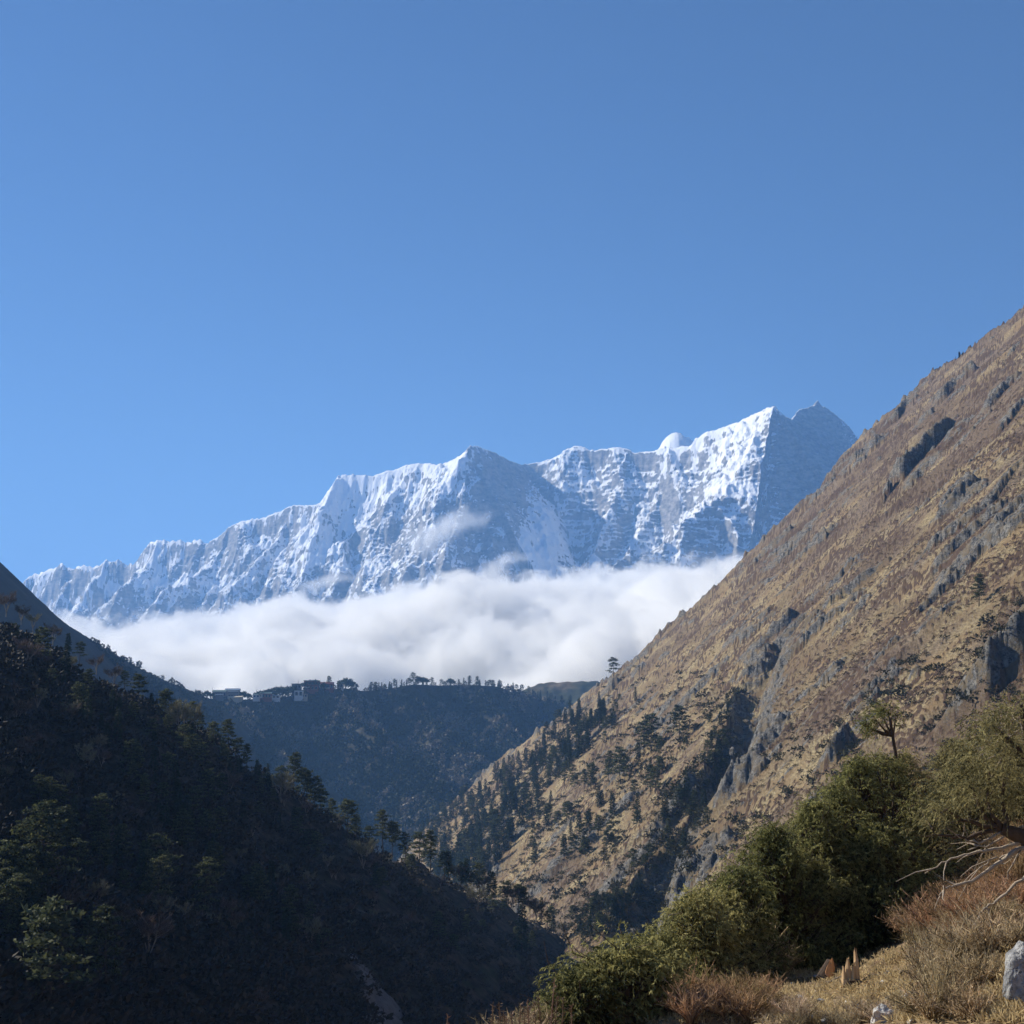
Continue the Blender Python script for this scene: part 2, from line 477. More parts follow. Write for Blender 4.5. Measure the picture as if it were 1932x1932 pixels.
def right_height(x, y, detail=True):
    z = right_plane(x, y)
    z = z + 5.5 * fbm(x / 150, y / 75, 3, 2) + 2.0 * fbm(x / 60, y / 26, 3, 8)
    rock = np.zeros(np.shape(x), np.float32)
    wob = 6 * fbm(x / 38, y / 38, 3, 14)
    for pts, dep, wf, wn_ in R_GULLY:
        d, t = poly_dist(x + 5 * fbm(x / 26, y / 26, 3, 391), y + wob * 1.3, pts)
        e = 0.42 * sstep(0, 0.1, t) + 0.58 * sstep(0.12, 0.42, t)
        w = np.where(d > 0, wf, wn_)
        p = np.clip(1 - np.abs(d) / w, 0, 1)
        z = z - dep * e * p ** np.where(d > 0, 1.0, 0.8)
        rock = np.maximum(rock, 0.9 * e * sstep(0.05, 0.35, p) * sstep(0.99, 0.7, p))
        rock = np.maximum(rock, 0.95 * e * sstep(-2.0 * wn_, -1.1 * wn_, d) * (d < 0))
    for pts, hh, wf, wn_ in R_RIBS:
        d, t = poly_dist(x, y + wob, pts)
        e = sstep(0, 0.2, t) * sstep(1, 0.75, t)
        w = np.where(d > 0, wf, wn_)
        p = np.clip(1 - np.abs(d) / w, 0, 1)
        z = z + 1.45 * hh * e * p
        rock = np.maximum(rock, e * sstep(0.12, 0.6, p) * 1.1)
    # broken rock steps that face the camera, in patches
    for cell, amp, sd, thr in ((46.0, 6.0, 301, 0.32), (19.0, 3.0, 311, 0.30)):
        ph = y / cell + 0.9 * fbm(x / (2.2 * cell), y / (1.4 * cell), 3, sd)
        f = ph - np.floor(ph)
        saw = (1 - f) * sstep(0.0, 0.07, f)
        key = pn(np.floor(ph) * 7.3 + 0.4, x / (2.0 * cell), sd + 3) + 0.45 * fbm(x / 90, y / 60, 2, sd + 5)
        mk_ = sstep(thr, thr + 0.35, key)
        z = z + amp * saw * mk_
        rock = np.maximum(rock, mk_ * (1 - sstep(0.22, 0.5, f)) * 1.05)
        rock = np.maximum(rock, mk_ * sstep(0.97, 1.0, f))
    rr = ridged(x / 75 + 0.35 * pn(x / 30, y / 30, 5), y / 17, 3, 17)
    oc = sstep(0.80, 0.92, rr) * sstep(-0.25, 0.35, fbm(x / 120, y / 90, 3, 27))
    rock = np.maximum(rock, oc * 0.9)
    if detail:
        qx = x + 3 * fbm(x / 11, y / 16, 2, 341); qy = y + 5 * fbm(x / 11, y / 16, 2, 343)
        z = z + np.clip(rock, 0, 1) * (2.4 * fbm(qx / 13, qy / 22, 3, 33) + 1.9 * ridged(qx / 5.2, qy / 11, 3, 36) - 1.1 + 1.6 * (np.round(1.4 * fbm(qx / 6, qy / 9, 3, 38)) / 1.4))
    # far side falls away behind the crest
    ycr = np.interp(x, RCX, RCY)
    kn = np.exp(-((y - ycr + 25) / 40) ** 2)
    kr = ridged(x / 34, y / 60, 4, 371)
    z = z + kn * (9.0 * np.clip(kr - 0.62, 0, 1) / 0.38 - 1.0 + 1.6 * fbm(x / 9, y / 14, 3, 375))
    rock = np.maximum(rock, kn * sstep(0.66, 0.8, kr))
    yc = np.interp(x, RCX, RCY)
    back = z - 0.9 * (y - yc)
    k = 9.0
    h = np.clip(0.5 + 0.5 * (back - z) / k, 0, 1)
    zz = back * (1 - h) + z * h - k * h * (1 - h)
    return zz + 0.0, rock

def build_right():
    us = np.concatenate([np.linspace(-0.30, -0.135, 30), np.linspace(-0.13, 0.385, 900), np.linspace(0.39, 1.3, 70)])
    ws = np.concatenate([np.linspace(2.6, 0.72, 50), np.linspace(0.715, 0.092, 880)])
    ys = np.concatenate([RC / ws, np.linspace(1850, 3200, 24)])
    U, Y = np.meshgrid(us, ys)
    X = U * Y
    Z, rock = right_height(X, Y)
    # shrubs and tussocks on the turf
    near = 1.0
    sh = fbm(X / 30, Y / 60, 3, 45) * 0.8 + 0.6 * fbm(X / 8, Y / 20, 2, 48)
    zone_dark = 0.5 * sstep(-40, 260, X) - 0.22
    s1 = fbm(X / 1.7, Y / 4.6, 3, 51)
    s2 = fbm(X / 0.85, Y / 2.4, 2, 57)
    shrub = sstep(0.05, 0.45, s1 * 1.0 + sh * 0.75 + zone_dark * 0.6)
    turf = (1 - np.clip(rock, 0, 1))
    Z = Z + turf * (0.75 * np.clip(s1 + 0.15, 0, 1) * (0.5 + 0.8 * shrub) + 0.5 * np.clip(s2 + 0.1, 0, 1))
    Z = np.maximum(Z, -615)
    T = NT("hillside_turf")
    a_r = T.attr("rock"); a_s = T.attr("shrub"); a_t = T.attr("tone")
    flat = T.mapping((1, 0.28, 1))
    fine = T.noise(1.0, 6, 0.68, flat)
    med = T.noise(0.07, 5, 0.6)
    grass = T.mix(T.ramp(fine, 0.32, 0.68), (0.135, 0.101, 0.056), (0.43, 0.345, 0.195))
    grass = T.mix(T.ramp(med, 0.38, 0.68), grass, (0.235, 0.160, 0.085))
    grass = T.mix(a_t, grass, T.mix(T.ramp(fine, 0.32, 0.68), (0.080, 0.060, 0.044), (0.235, 0.172, 0.122)))
    grass = T.mix(T.ramp(T.noise(0.02, 4, 0.6, T.mapping((1, 0.5, 1))), 0.42, 0.62, 0.0, 0.55), grass, (0.12, 0.08, 0.047))
    shr = T.mix(T.noise(0.5, 5, 0.65, flat), (0.032, 0.022, 0.015), (0.145, 0.090, 0.056))
    sf = T.ramp(T.math('ADD', a_s, T.math('MULTIPLY', T.math('SUBTRACT', fine, 0.5), 1.6)), 0.30, 0.75)
    c = T.mix(sf, grass, shr)
    rk = T.mix(T.ramp(T.noise(0.35, 6, 0.7), 0.32, 0.68), (0.050, 0.049, 0.050), (0.255, 0.24, 0.215))
    rk = T.mix(T.ramp(T.noise(0.9, 5, 0.7), 0.5, 0.62), rk, (0.035, 0.033, 0.032))
    rk = T.mix(T.ramp(T.noise(0.16, 5, 0.65), 0.47, 0.62), rk, (0.16, 0.125, 0.08))
    rf = T.ramp(T.math('ADD', a_r, T.math('MULTIPLY', T.math('SUBTRACT', T.noise(0.3, 5, 0.65), 0.5), 1.2)), 0.38, 0.58)
    T.base(T.mix(rf, c, rk))
    T.normal(T.bump(T.noise(1.5, 6, 0.72, T.mapping((1, 0.4, 1))), 1.0, 0.9))
    tone = sstep(-0.3, 0.5, fbm(X / 70, Y / 45, 3, 61) + 0.75 * sstep(140, 400, X) - 0.22 + 0.5 * fbm(X / 160, Y / 120, 2, 66)) * 0.9
    m = np_mesh("brown_hillside", np.stack([X, Y, Z], -1).reshape(-1, 3), grid_faces(*X.shape), T.m,
                {"rock": rock, "shrub": shrub, "tone": tone})
    tag(new_obj("hillside", m), "steep sunlit brown grass hillside with grey rock ribs rising to the right", None, None, "structure")
build_right()

# --- the shaded forested slope on the left ----------------------------
LA, LC = 0.85, 85.0
L_SKY = [(-300, 930), (-150, 1020), (0, 1130), (60, 1165), (130, 1212), (200, 1260), (260, 1300), (330, 1345), (400, 1375), (450, 1415), (500, 1455), (560, 1480), (620, 1530),
         (700, 1575), (760, 1600), (830, 1640), (900, 1680), (1000, 1730), (1080, 1790), (1150, 1860), (1200, 1930), (1300, 2100)]
def pix_left(X, Y):
    u, v = uv(X, Y)
    y = -LC / (v + LA * u)
    return u * y, y
_lx, _ly = pix_left(np.array([p[0] for p in L_SKY]), np.array([p[1] for p in L_SKY]) + np.interp([p[0] for p in L_SKY], [700, 950], [20.0, -8.0]))
_o = np.argsort(_lx); LCX, LCY = _lx[_o], _ly[_o]
def left_height(x, y):
    z = -LA * x - LC
    z = z + 5 * fbm(x / 60, y / 110, 3, 102) + 2.0 * fbm(x / 18, y / 30, 3, 105)
    yc = np.interp(x, LCX, LCY)
    xe = -0.366 * np.minimum(y, 352)           # slope cut away just outside the frame so sun reaches the treetops
    z = z - 1.5 * np.maximum(0, xe - x - 3)
    back = z - 0.75 * (y - yc)
    k = 8.0
    h = np.clip(0.5 + 0.5 * (back - z) / k, 0, 1)
    return back * (1 - h) + z * h - k * h * (1 - h)
_sx, _sy = pix_left(np.array([560., 610, 655, 690, 715, 735]), np.array([1725., 1775, 1815, 1850, 1890, 1960]))
L_SCREE = list(zip(_sx.tolist(), _sy.tolist()))
def left_scree(x, y):
    d, t = poly_dist(np.asarray(x, float), np.asarray(y, float), L_SCREE)
    return sstep(1.0, 0.35, np.abs(d) / (1.5 + 8 * t)) * sstep(0, 0.25, t)
def build_left():
    us = np.concatenate([np.linspace(-1.6, -0.52, 50), np.linspace(-0.51, 0.16, 420)])
    ws = np.linspace(0.95, 0.105, 460)
    ys = np.concatenate([[25, 45, 65, 80], LC / ws, np.linspace(830, 1150, 24)])
    U, Y = np.meshgrid(us, ys)
    X = U * Y
    Z = left_height(X, Y)
    Z = np.maximum(Z + 0.8 * np.clip(fbm(X / 3.5, Y / 3.5, 3, 110), -0.2, 1), -610)
    scr = left_scree(X, Y)
    T = NT("forest_floor")
    c = T.mix(T.ramp(T.noise(0.25, 5, 0.65), 0.35, 0.7), (0.022, 0.020, 0.014), (0.085, 0.062, 0.045))
    c = T.mix(T.ramp(T.noise(0.05, 4, 0.6), 0.5, 0.72), c, (0.03, 0.04, 0.02))
    c = T.mix(T.ramp(T.math('ADD', T.attr('scree'), T.math('MULTIPLY', T.math('SUBTRACT', T.noise(0.22, 6, 0.75), 0.5), 2.2)), 0.30, 1.05), c, T.mix(T.noise(0.6, 5, 0.7), (0.06, 0.06, 0.062), (0.20, 0.195, 0.195)))
    T.base(c)
    T.normal(T.bump(T.noise(0.8, 5, 0.7), 0.9, 0.7))
    m = np_mesh("forested_slope", np.stack([X, Y, Z], -1).reshape(-1, 3), grid_faces(*X.shape), T.m, {"scree": scr})
    tag(new_obj("slope", m), "dark shaded forested slope falling from the left into the gorge", None, None, "structure")
build_left()

# --- the wooded ridge with the monastery and the smooth blue hill behind on the left
MD = 2200.0
M_SKY = [(250, 1330), (330, 1308), (385, 1308), (400, 1313), (460, 1313), (500, 1312), (540, 1308), (570, 1300), (600, 1295), (650, 1292), (690, 1298), (740, 1292), (780, 1285), (830, 1287), (880, 1286),
         (930, 1288), (970, 1296), (1010, 1308), (1050, 1317), (1085, 1327), (1130, 1350), (1200, 1400)]
def mk(px, py, d): return at(px, py, d)
MK = [mk(x, y + 6, float(np.interp(x, [250, 400, 650, 900, 1100], [2350, 2450, 2620, 2800, 3050]))) for x, y in M_SKY]
M_SPURS = [
    (MK, 0.62, 1.0),
    ([mk(600, 1301, 2590), mk(660, 1350, 2480), mk(740, 1410, 2350), mk(830, 1480, 2200), mk(905, 1560, 2020)], 0.95, 1.0),
    ([mk(890, 1292, 2790), mk(930, 1350, 2670), mk(990, 1420, 2520), mk(1060, 1500, 2350)], 0.95, 1.0),
    ([mk(430, 1318, 2460), mk(470, 1380, 2310), mk(550, 1460, 2130), mk(660, 1570, 1900)], 0.95, 1.05),
    ([mk(740, 1298, 2680), mk(800, 1355, 2570), mk(870, 1410, 2460), mk(960, 1500, 2280)], 1.0, 1.05),
]
def ridge_height(x, y):
    wx = 22 * fbm(x / 120, y / 120, 3, 201); wy = 22 * fbm(x / 120, y / 120, 3, 205)
    z = seg_ridges(np.atleast_1d(x + wx * 0.8), np.atleast_1d(y + wy), M_SPURS[1:])
    z0 = seg_ridges(np.atleast_1d(x * 1.0), np.atleast_1d(y * 1.0), M_SPURS[:1])
    z = np.maximum(z, z0)
    cz = np.interp(x, [p.x for p in MK], [p.z for p in MK])
    z = np.minimum(z, cz + 1.0)
    z = z + (6 * fbm(x / 60, y / 60, 4, 210)) * sstep(2, 40, cz - z)
    return z
def build_ridge():
    us = np.concatenate([np.linspace(-0.6, -0.29, 20), np.linspace(-0.28, 0.10, 460), np.linspace(0.11, 0.4, 20)])
    ys = np.concatenate([np.linspace(1500, 1850, 60), np.linspace(1855, 2860, 430), np.linspace(2870, 4000, 60)])
    U, Y = np.meshgrid(us, ys)
    X = U * Y
    Z = np.maximum(ridge_height(X.ravel(), Y.ravel()).reshape(X.shape), -612)
    T = NT("woodland_floor")
    T.base(T.mix(T.noise(0.03, 5, 0.6), (0.02, 0.025, 0.014), (0.075, 0.06, 0.04)))
    T.normal(T.bump(T.noise(0.2, 4, 0.7), 0.8, 2.5))
    m = np_mesh("wooded_ridge", np.stack([X, Y, Z], -1).reshape(-1, 3), grid_faces(*X.shape), T.m)
    tag(new_obj("hill", m), "wooded blue shaded ridge in the middle carrying the monastery buildings", None, None, "structure")
build_ridge()

B_SKY = [(-300, 800), (-150, 930), (-60, 1005), (0, 1060), (25, 1085), (50, 1115), (80, 1142), (130, 1180), (200, 1223), (260, 1258), (320, 1287), (350, 1298), (380, 1310), (430, 1345), (520, 1410), (700, 1540)]
BK = [at(x, y, float(np.interp(x, [-300, 0, 380, 700], [1500, 1650, 2250, 2300]))) for x, y in B_SKY]
def build_blue():
    us = np.linspace(-0.75, -0.08, 360); ys = np.concatenate([np.linspace(1000, 1450, 50), np.linspace(1455, 2350, 280), np.linspace(2360, 3000, 30)])
    U, Y = np.meshgrid(us, ys); X = U * Y
    Z = seg_ridges(X, Y, [(BK, 0.8, 0.95)])
    cz = np.interp(X, [p.x for p in BK], [p.z for p in BK])
    Z = Z + (7 * fbm(X / 90, Y / 90, 4, 220)) * sstep(0, 30, cz - Z) + 0.8 * fbm(X / 6, Y / 6, 3, 225)
    Z = np.maximum(Z, -611)
    T = NT("distant_slope")
    T.base(T.mix(T.noise(0.02, 5, 0.6), (0.035, 0.03, 0.022), (0.085, 0.066, 0.045)))
    T.normal(T.bump(T.noise(0.12, 5, 0.7), 0.7, 2.0))
    m = np_mesh("smooth_hill", np.stack([X, Y, Z], -1).reshape(-1, 3), grid_faces(*X.shape), T.m)
    tag(new_obj("hill", m), "smooth blue shaded hill falling behind the left forest to the monastery ridge", None, None, "structure")
build_blue()

F_SKY = [(900, 1345), (960, 1318), (1000, 1297), (1018, 1289), (1045, 1286), (1080, 1286), (1095, 1284), (1140, 1287), (1200, 1290), (1300, 1300)]
def build_far():
    FK = [at(x, y, 3150.0) for x, y in F_SKY]
    us = np.linspace(-0.05, 0.2, 160); ys = np.linspace(2700, 3500, 160)
    U, Y = np.meshgrid(us, ys); X = U * Y
    Z = seg_ridges(X, Y, [(FK, 0.5, 0.5)]) + 14 * fbm(X / 160, Y / 160, 4, 230) * sstep(3150, 3000, Y) + 3 * fbm(X / 20, Y / 20, 2, 231)
    T = NT("far_hill_cover")
    T.base(T.mix(T.ramp(T.noise(0.008, 5, 0.6), 0.4, 0.6), (0.04, 0.045, 0.025), (0.16, 0.12, 0.07)))
    m = np_mesh("far_hill", np.stack([X, Y, Z], -1).reshape(-1, 3), grid_faces(*X.shape), T.m)
    tag(new_obj("hill", m), "low far hill showing under the cloud beside the brown hillside", None, None, "structure")
build_far()
# ------------------------------------------------------------------ haze and clouds
def volume_box(name, lo, hi):
    v = [(x, y, z) for z in (lo[2], hi[2]) for y in (lo[1], hi[1]) for x in (lo[0], hi[0])]
    f = [(0, 2, 3, 1), (4, 5, 7, 6), (0, 1, 5, 4), (2, 6, 7, 3), (0, 4, 6, 2), (1, 3, 7, 5)]
    m = bpy.data.meshes.new(name); m.from_pydata(v, [], f); m.update()
    return m
HAZE = True
CLOUD = True
if HAZE:
    hm = volume_box("haze", (-32000, -7000, -660), (32000, 46000, 2150))
    mat = bpy.data.materials.new("haze_air"); mat.use_nodes = True
    nt = mat.node_tree; nt.nodes.clear()
    out = nt.nodes.new("ShaderNodeOutputMaterial"); pv = nt.nodes.new("ShaderNodeVolumePrincipled")
    pv.inputs["Color"].default_value = (0.25, 0.52, 1.0, 1)
    pv.inputs["Density"].default_value = 7.6e-5
    pv.inputs["Anisotropy"].default_value = 0.1
    nt.links.new(pv.outputs[0], out.inputs["Volume"])
    mat.cycles.homogeneous_volume = True
    hm.materials.append(mat)
    tag(new_obj("haze", hm), kind="stuff")

def cloud_material(name, build, step):
    mat = bpy.data.materials.new(name); mat.use_nodes = True
    T = NT.__new__(NT); T.m = mat; T.n = mat.node_tree.nodes; T.l = mat.node_tree.links
    T.n.clear()
    out = T.n.new("ShaderNodeOutputMaterial"); pv = T.n.new("ShaderNodeVolumePrincipled")
    pv.inputs["Color"].default_value = (0.996, 0.988, 0.972, 1)
    pv.inputs["Anisotropy"].default_value = 0.0
    T.l.new(build(T), pv.inputs["Density"])
    T.l.new(pv.outputs[0], out.inputs["Volume"])
    mat.cycles.volume_step_rate = step
    mat.cycles.volume_sampling = 'MULTIPLE_IMPORTANCE'
    return mat

CL_Y = [3300, 3550, 3900, 4450, 5200, 6100, 7000]
def cloud_top(x, y):
    prof = np.interp(y, CL_Y, [-40, 170, 310, 385, 450, 515, 560])
    return prof + 0.10 * np.clip(x, -1800, 450) - 50
def build_cloud():
    # hull: an undulating lid over the sea of cloud
    nu, nv = 150, 110
    us = np.linspace(-0.36, 0.24, nu); ys = np.linspace(3300, 7000, nv)
    U, Y = np.meshgrid(us, ys); X = U * Y
    Z = cloud_top(X, Y) + 120 + 70 * fbm(X / 420, Y / 420, 3, 301)
    edge = np.minimum(np.minimum(U + 0.36, 0.24 - U) / 0.03, 1).clip(0, 1)
    Z = Z * edge + (-300) * (1 - edge)
    top = np.stack([X, Y, Z], -1).reshape(-1, 3)
    bot = np.stack([X, Y, np.full_like(Z, -420)], -1).reshape(-1, 3)
    n = nu * nv
    f = grid_faces(nv, nu)
    faces = [f, f[:, ::-1] + n]
    idx = np.arange(n).reshape(nv, nu)
    ring = np.concatenate([idx[0, :-1], idx[:-1, -1], idx[-1, :0:-1], idx[:0:-1, 0]])
    r2 = np.roll(ring, -1)
    faces.append(np.stack([ring, ring + n, r2 + n, r2], 1))
    V = np.concatenate([top, bot])
    def dens(T):
        tc = T.n.new("ShaderNodeTexCoord"); P = tc.outputs["Object"]
        T._tc = tc
        sp = T.n.new("ShaderNodeSeparateXYZ"); T.l.new(P, sp.inputs[0])
        cr = T.n.new("ShaderNodeFloatCurve")
        c = cr.mapping.curves[0]
        xs = [(y - 3300) / 3700 for y in CL_Y]; zs = [(z + 100) / 1000 for z in (-40, 170, 310, 385, 450, 515, 560)]
        c.points[0].location = (xs[0], zs[0]); c.points[1].location = (xs[-1], zs[-1])
        for a, b in zip(xs[1:-1], zs[1:-1]): c.points.new(a, b)
        cr.mapping.update()
        T.l.new(T.math('DIVIDE', T.math('SUBTRACT', sp.outputs[1], 3300.0), 3700.0), cr.inputs[1])
        prof = T.math('ADD', T.math('SUBTRACT', T.math('MULTIPLY', cr.outputs[0], 1000.0), 150.0), T.math('MULTIPLY', T.math('MINIMUM', sp.outputs[0], 450.0), 0.10))
        big = T.math('MULTIPLY', T.math('SUBTRACT', T.noise(0.0023, 1, 0.5), 0.5), 430.0)
        fine = T.math('MULTIPLY', T.math('SUBTRACT', T.noise(0.0052, 4, 0.55, None, 0.4), 0.5), 390.0)
        tiny = T.math('MULTIPLY', T.math('SUBTRACT', T.noise(0.016, 6, 0.66, None, 0.9), 0.5), 270.0)
        h = T.math('SUBTRACT', T.math('ADD', T.math('ADD', prof, big), T.math('ADD', fine, tiny)), sp.outputs[2])
        return T.math('MULTIPLY', T.ramp(h, 0.0, 78.0), 0.019)
    mat = cloud_material("cloud_vapour", dens, 0.07)
    m = np_mesh("cloud_bank", V, np.concatenate(faces), mat)
    tag(new_obj("cloud", m), "broad white cloud bank filling the valley below the snow mountain", "cloud")
    # the wisp clinging to the face
    ctr = at(835, 1000, 6700)
    bm = bmesh.new(); bmesh.ops.create_icosphere(bm, subdivisions=4, radius=1.0)
    for v in bm.verts:
        k = 1 + 0.22 * float(pn(v.co.x * 2.2 + 5, v.co.z * 2.2 + v.co.y, 77))
        v.co = Vector((v.co.x * 320 * k, v.co.y * 180 * k, v.co.z * 145 * k + 0.42 * v.co.x * 250))
    m2 = bpy.data.meshes.new("wisp"); bm.to_mesh(m2); bm.free()
    def dens2(T):
        tc = T.n.new("ShaderNodeTexCoord"); T._tc = tc
        sp = T.n.new("ShaderNodeSeparateXYZ"); T.l.new(tc.outputs["Object"], sp.inputs[0])
        x = T.math('DIVIDE', sp.outputs[0], 310.0); y = T.math('DIVIDE', sp.outputs[1], 175.0)
        z = T.math('DIVIDE', T.math('SUBTRACT', sp.outputs[2], T.math('MULTIPLY', sp.outputs[0], 0.42)), 136.0)
        r = T.math('SQRT', T.math('ADD', T.math('ADD', T.math('MULTIPLY', x, x), T.math('MULTIPLY', y, y)), T.math('MULTIPLY', z, z)))
        n = T.math('MULTIPLY', T.math('SUBTRACT', T.noise(0.008, 5, 0.6), 0.5), 1.9)
        return T.math('MULTIPLY', T.ramp(T.math('SUBTRACT', T.math('ADD', n, 0.72), r), 0.0, 0.9), 0.013)
    m2.materials.append(cloud_material("wisp_vapour", dens2, 0.35))
    o = new_obj("cloud", m2); o.location = ctr
    tag(o, "thin grey wisp of cloud clinging to the middle of the snow mountain face", "cloud")
    for (cx, cy_, d_, sc_, lab) in ((945, 1062, 6350, (0.62, 0.6, 0.55), "small thin wisp of cloud rising from the bank below the central peak"), (610, 1098, 6100, (0.7, 0.6, 0.4), "low thin wisp of cloud over the left part of the cloud bank")):
        w = o.copy(); COL.objects.link(w); w.location = at(cx, cy_, d_); w.scale = sc_; w["label"] = lab
if CLOUD:
    build_cloud()
# ------------------------------------------------------------------ the near bank the photograph was taken from
FE_U = [-1.5, -0.6, -0.15, -0.03, 0.02, 0.05, 0.15, 0.24, 0.33, 0.42, 0.7, 1.5]
FE_Y = [3, 5, 9, 15, 20, 24, 30, 36, 48, 60, 75, 80]
def fg_height(x, y):
    x = np.asarray(x, float); y = np.maximum(np.asarray(y, float), 0.3)
    u = x / np.maximum(y, 2.0)
    up = np.log1p(np.exp((u - 0.225) / 0.035)) * 0.035
    q = -0.135 + 0.62 * np.minimum(up, 0.6)
    z = -1.72 + y * q
    z = z + 0.35 * fbm(x / 6, y / 6, 3, 401) * sstep(3, 9, y) + 0.10 * fbm(x / 1.3, y / 1.3, 3, 405)
    ye = np.interp(u, FE_U, FE_Y)
    e = np.maximum(0, y - ye)
    z = z - (1.25 * e - 2.2 * (1 - np.exp(-e / 2.2)) * 0.9)
    return z
def fg_at(X, Y):
    """where the ray through a point of the picture meets the near bank (its rim if it passes over)"""
    u, v = uv(X, Y)
    rim = float(np.interp(u, FE_U, FE_Y)) - 0.4
    ds = np.linspace(4, rim, 1400)
    zz = fg_height(u * ds, ds)
    hit = np.nonzero(v * ds <= zz)[0]
    d = float(ds[hit[0]]) if len(hit) else rim
    return Vector((float(u * d), d, float(fg_height(u * d, d))))
def build_fg():
    us = np.concatenate([np.linspace(-1.6, -0.1, 60), np.linspace(-0.095, 0.42, 420), np.linspace(0.43, 1.6, 50)])
    ys = np.concatenate([np.linspace(0.5, 6, 24), 1 / np.linspace(1 / 6.2, 1 / 75, 420), np.linspace(77, 200, 40)])
    U, Y = np.meshgrid(us, ys); X = U * Y
    Z = fg_height(X, Y)
    Z = Z + 0.05 * fbm(X / 0.35, Y / 0.5, 3, 411)
    T = NT("bank_soil")
    c = T.mix(T.ramp(T.noise(2.2, 6, 0.7), 0.3, 0.7), (0.17, 0.115, 0.068), (0.46, 0.335, 0.185))
    c = T.mix(T.ramp(T.noise(0.35, 4, 0.6), 0.42, 0.62), c, T.mix(T.noise(6.0, 4, 0.7), (0.12, 0.075, 0.045), (0.30, 0.195, 0.11)))
    c = T.mix(T.ramp(T.noise(14.0, 3, 0.7), 0.62, 0.72), c, (0.42, 0.33, 0.19))
    T.base(c)
    T.normal(T.bump(T.noise(7.0, 6, 0.72), 1.0, 0.09))
    m = np_mesh("near_bank", np.stack([X, Y, Z], -1).reshape(-1, 3), grid_faces(*X.shape), T.m)
    tag(new_obj("ground", m), "dry brown grass bank in the foreground", None, None, "structure")
build_fg()
# ------------------------------------------------------------------ plant building blocks
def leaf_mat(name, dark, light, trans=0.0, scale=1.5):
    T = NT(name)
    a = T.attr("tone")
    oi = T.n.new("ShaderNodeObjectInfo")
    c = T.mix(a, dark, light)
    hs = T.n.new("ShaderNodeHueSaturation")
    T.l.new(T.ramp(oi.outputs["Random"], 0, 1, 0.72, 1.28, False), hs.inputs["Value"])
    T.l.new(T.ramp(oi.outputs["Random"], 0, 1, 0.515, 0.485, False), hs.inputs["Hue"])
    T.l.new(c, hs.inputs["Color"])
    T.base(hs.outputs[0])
    T.bsdf.inputs["Roughness"].default_value = 0.75
    if trans > 0:
        tr = T.n.new("ShaderNodeBsdfTranslucent"); T.l.new(hs.outputs[0], tr.inputs[0])
        mx = T.n.new("ShaderNodeMixShader"); mx.inputs[0].default_value = trans
        T.l.new(T.bsdf.outputs[0], mx.inputs[1]); T.l.new(tr.outputs[0], mx.inputs[2])
        T.l.new(mx.outputs[0], T.out.inputs["Surface"])
    return T.m
def bark_mat(name, dark, light, sc=6.0):
    T = NT(name)
    T.base(T.mix(T.noise(sc, 5, 0.65, T.mapping((1, 1, 0.3))), dark, light))
    T.normal(T.bump(T.noise(sc * 3, 4, 0.7, T.mapping((1, 1, 0.25))), 0.8, 0.02))
    return T.m
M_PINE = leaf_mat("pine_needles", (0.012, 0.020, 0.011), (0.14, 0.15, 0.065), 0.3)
M_FIR = leaf_mat("fir_needles", (0.012, 0.022, 0.013), (0.045, 0.062, 0.030), 0.2)
M_BIRCH = leaf_mat("birch_twigs", (0.05, 0.036, 0.030), (0.165, 0.125, 0.098), 0.1)
M_LICHEN = leaf_mat("lichen_twigs", (0.09, 0.085, 0.05), (0.30, 0.28, 0.17), 0.1)
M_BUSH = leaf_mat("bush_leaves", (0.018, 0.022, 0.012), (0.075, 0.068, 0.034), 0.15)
M_JUN = leaf_mat("juniper_sprays", (0.040, 0.048, 0.018), (0.42, 0.385, 0.15), 0.45)
M_JUNY = leaf_mat("juniper_dry_sprays", (0.060, 0.056, 0.025), (0.50, 0.42, 0.20), 0.45)
M_TRUNK = bark_mat("dark_bark", (0.030, 0.024, 0.020), (0.10, 0.08, 0.065), 3.0)
M_PALE = bark_mat("pale_bark", (0.16, 0.13, 0.11), (0.38, 0.33, 0.28), 3.0)
M_JBARK = bark_mat("juniper_bark", (0.035, 0.025, 0.02), (0.12, 0.085, 0.06), 9.0)
M_DEAD = bark_mat("bleached_wood", (0.16, 0.12, 0.09), (0.48, 0.40, 0.31), 12.0)

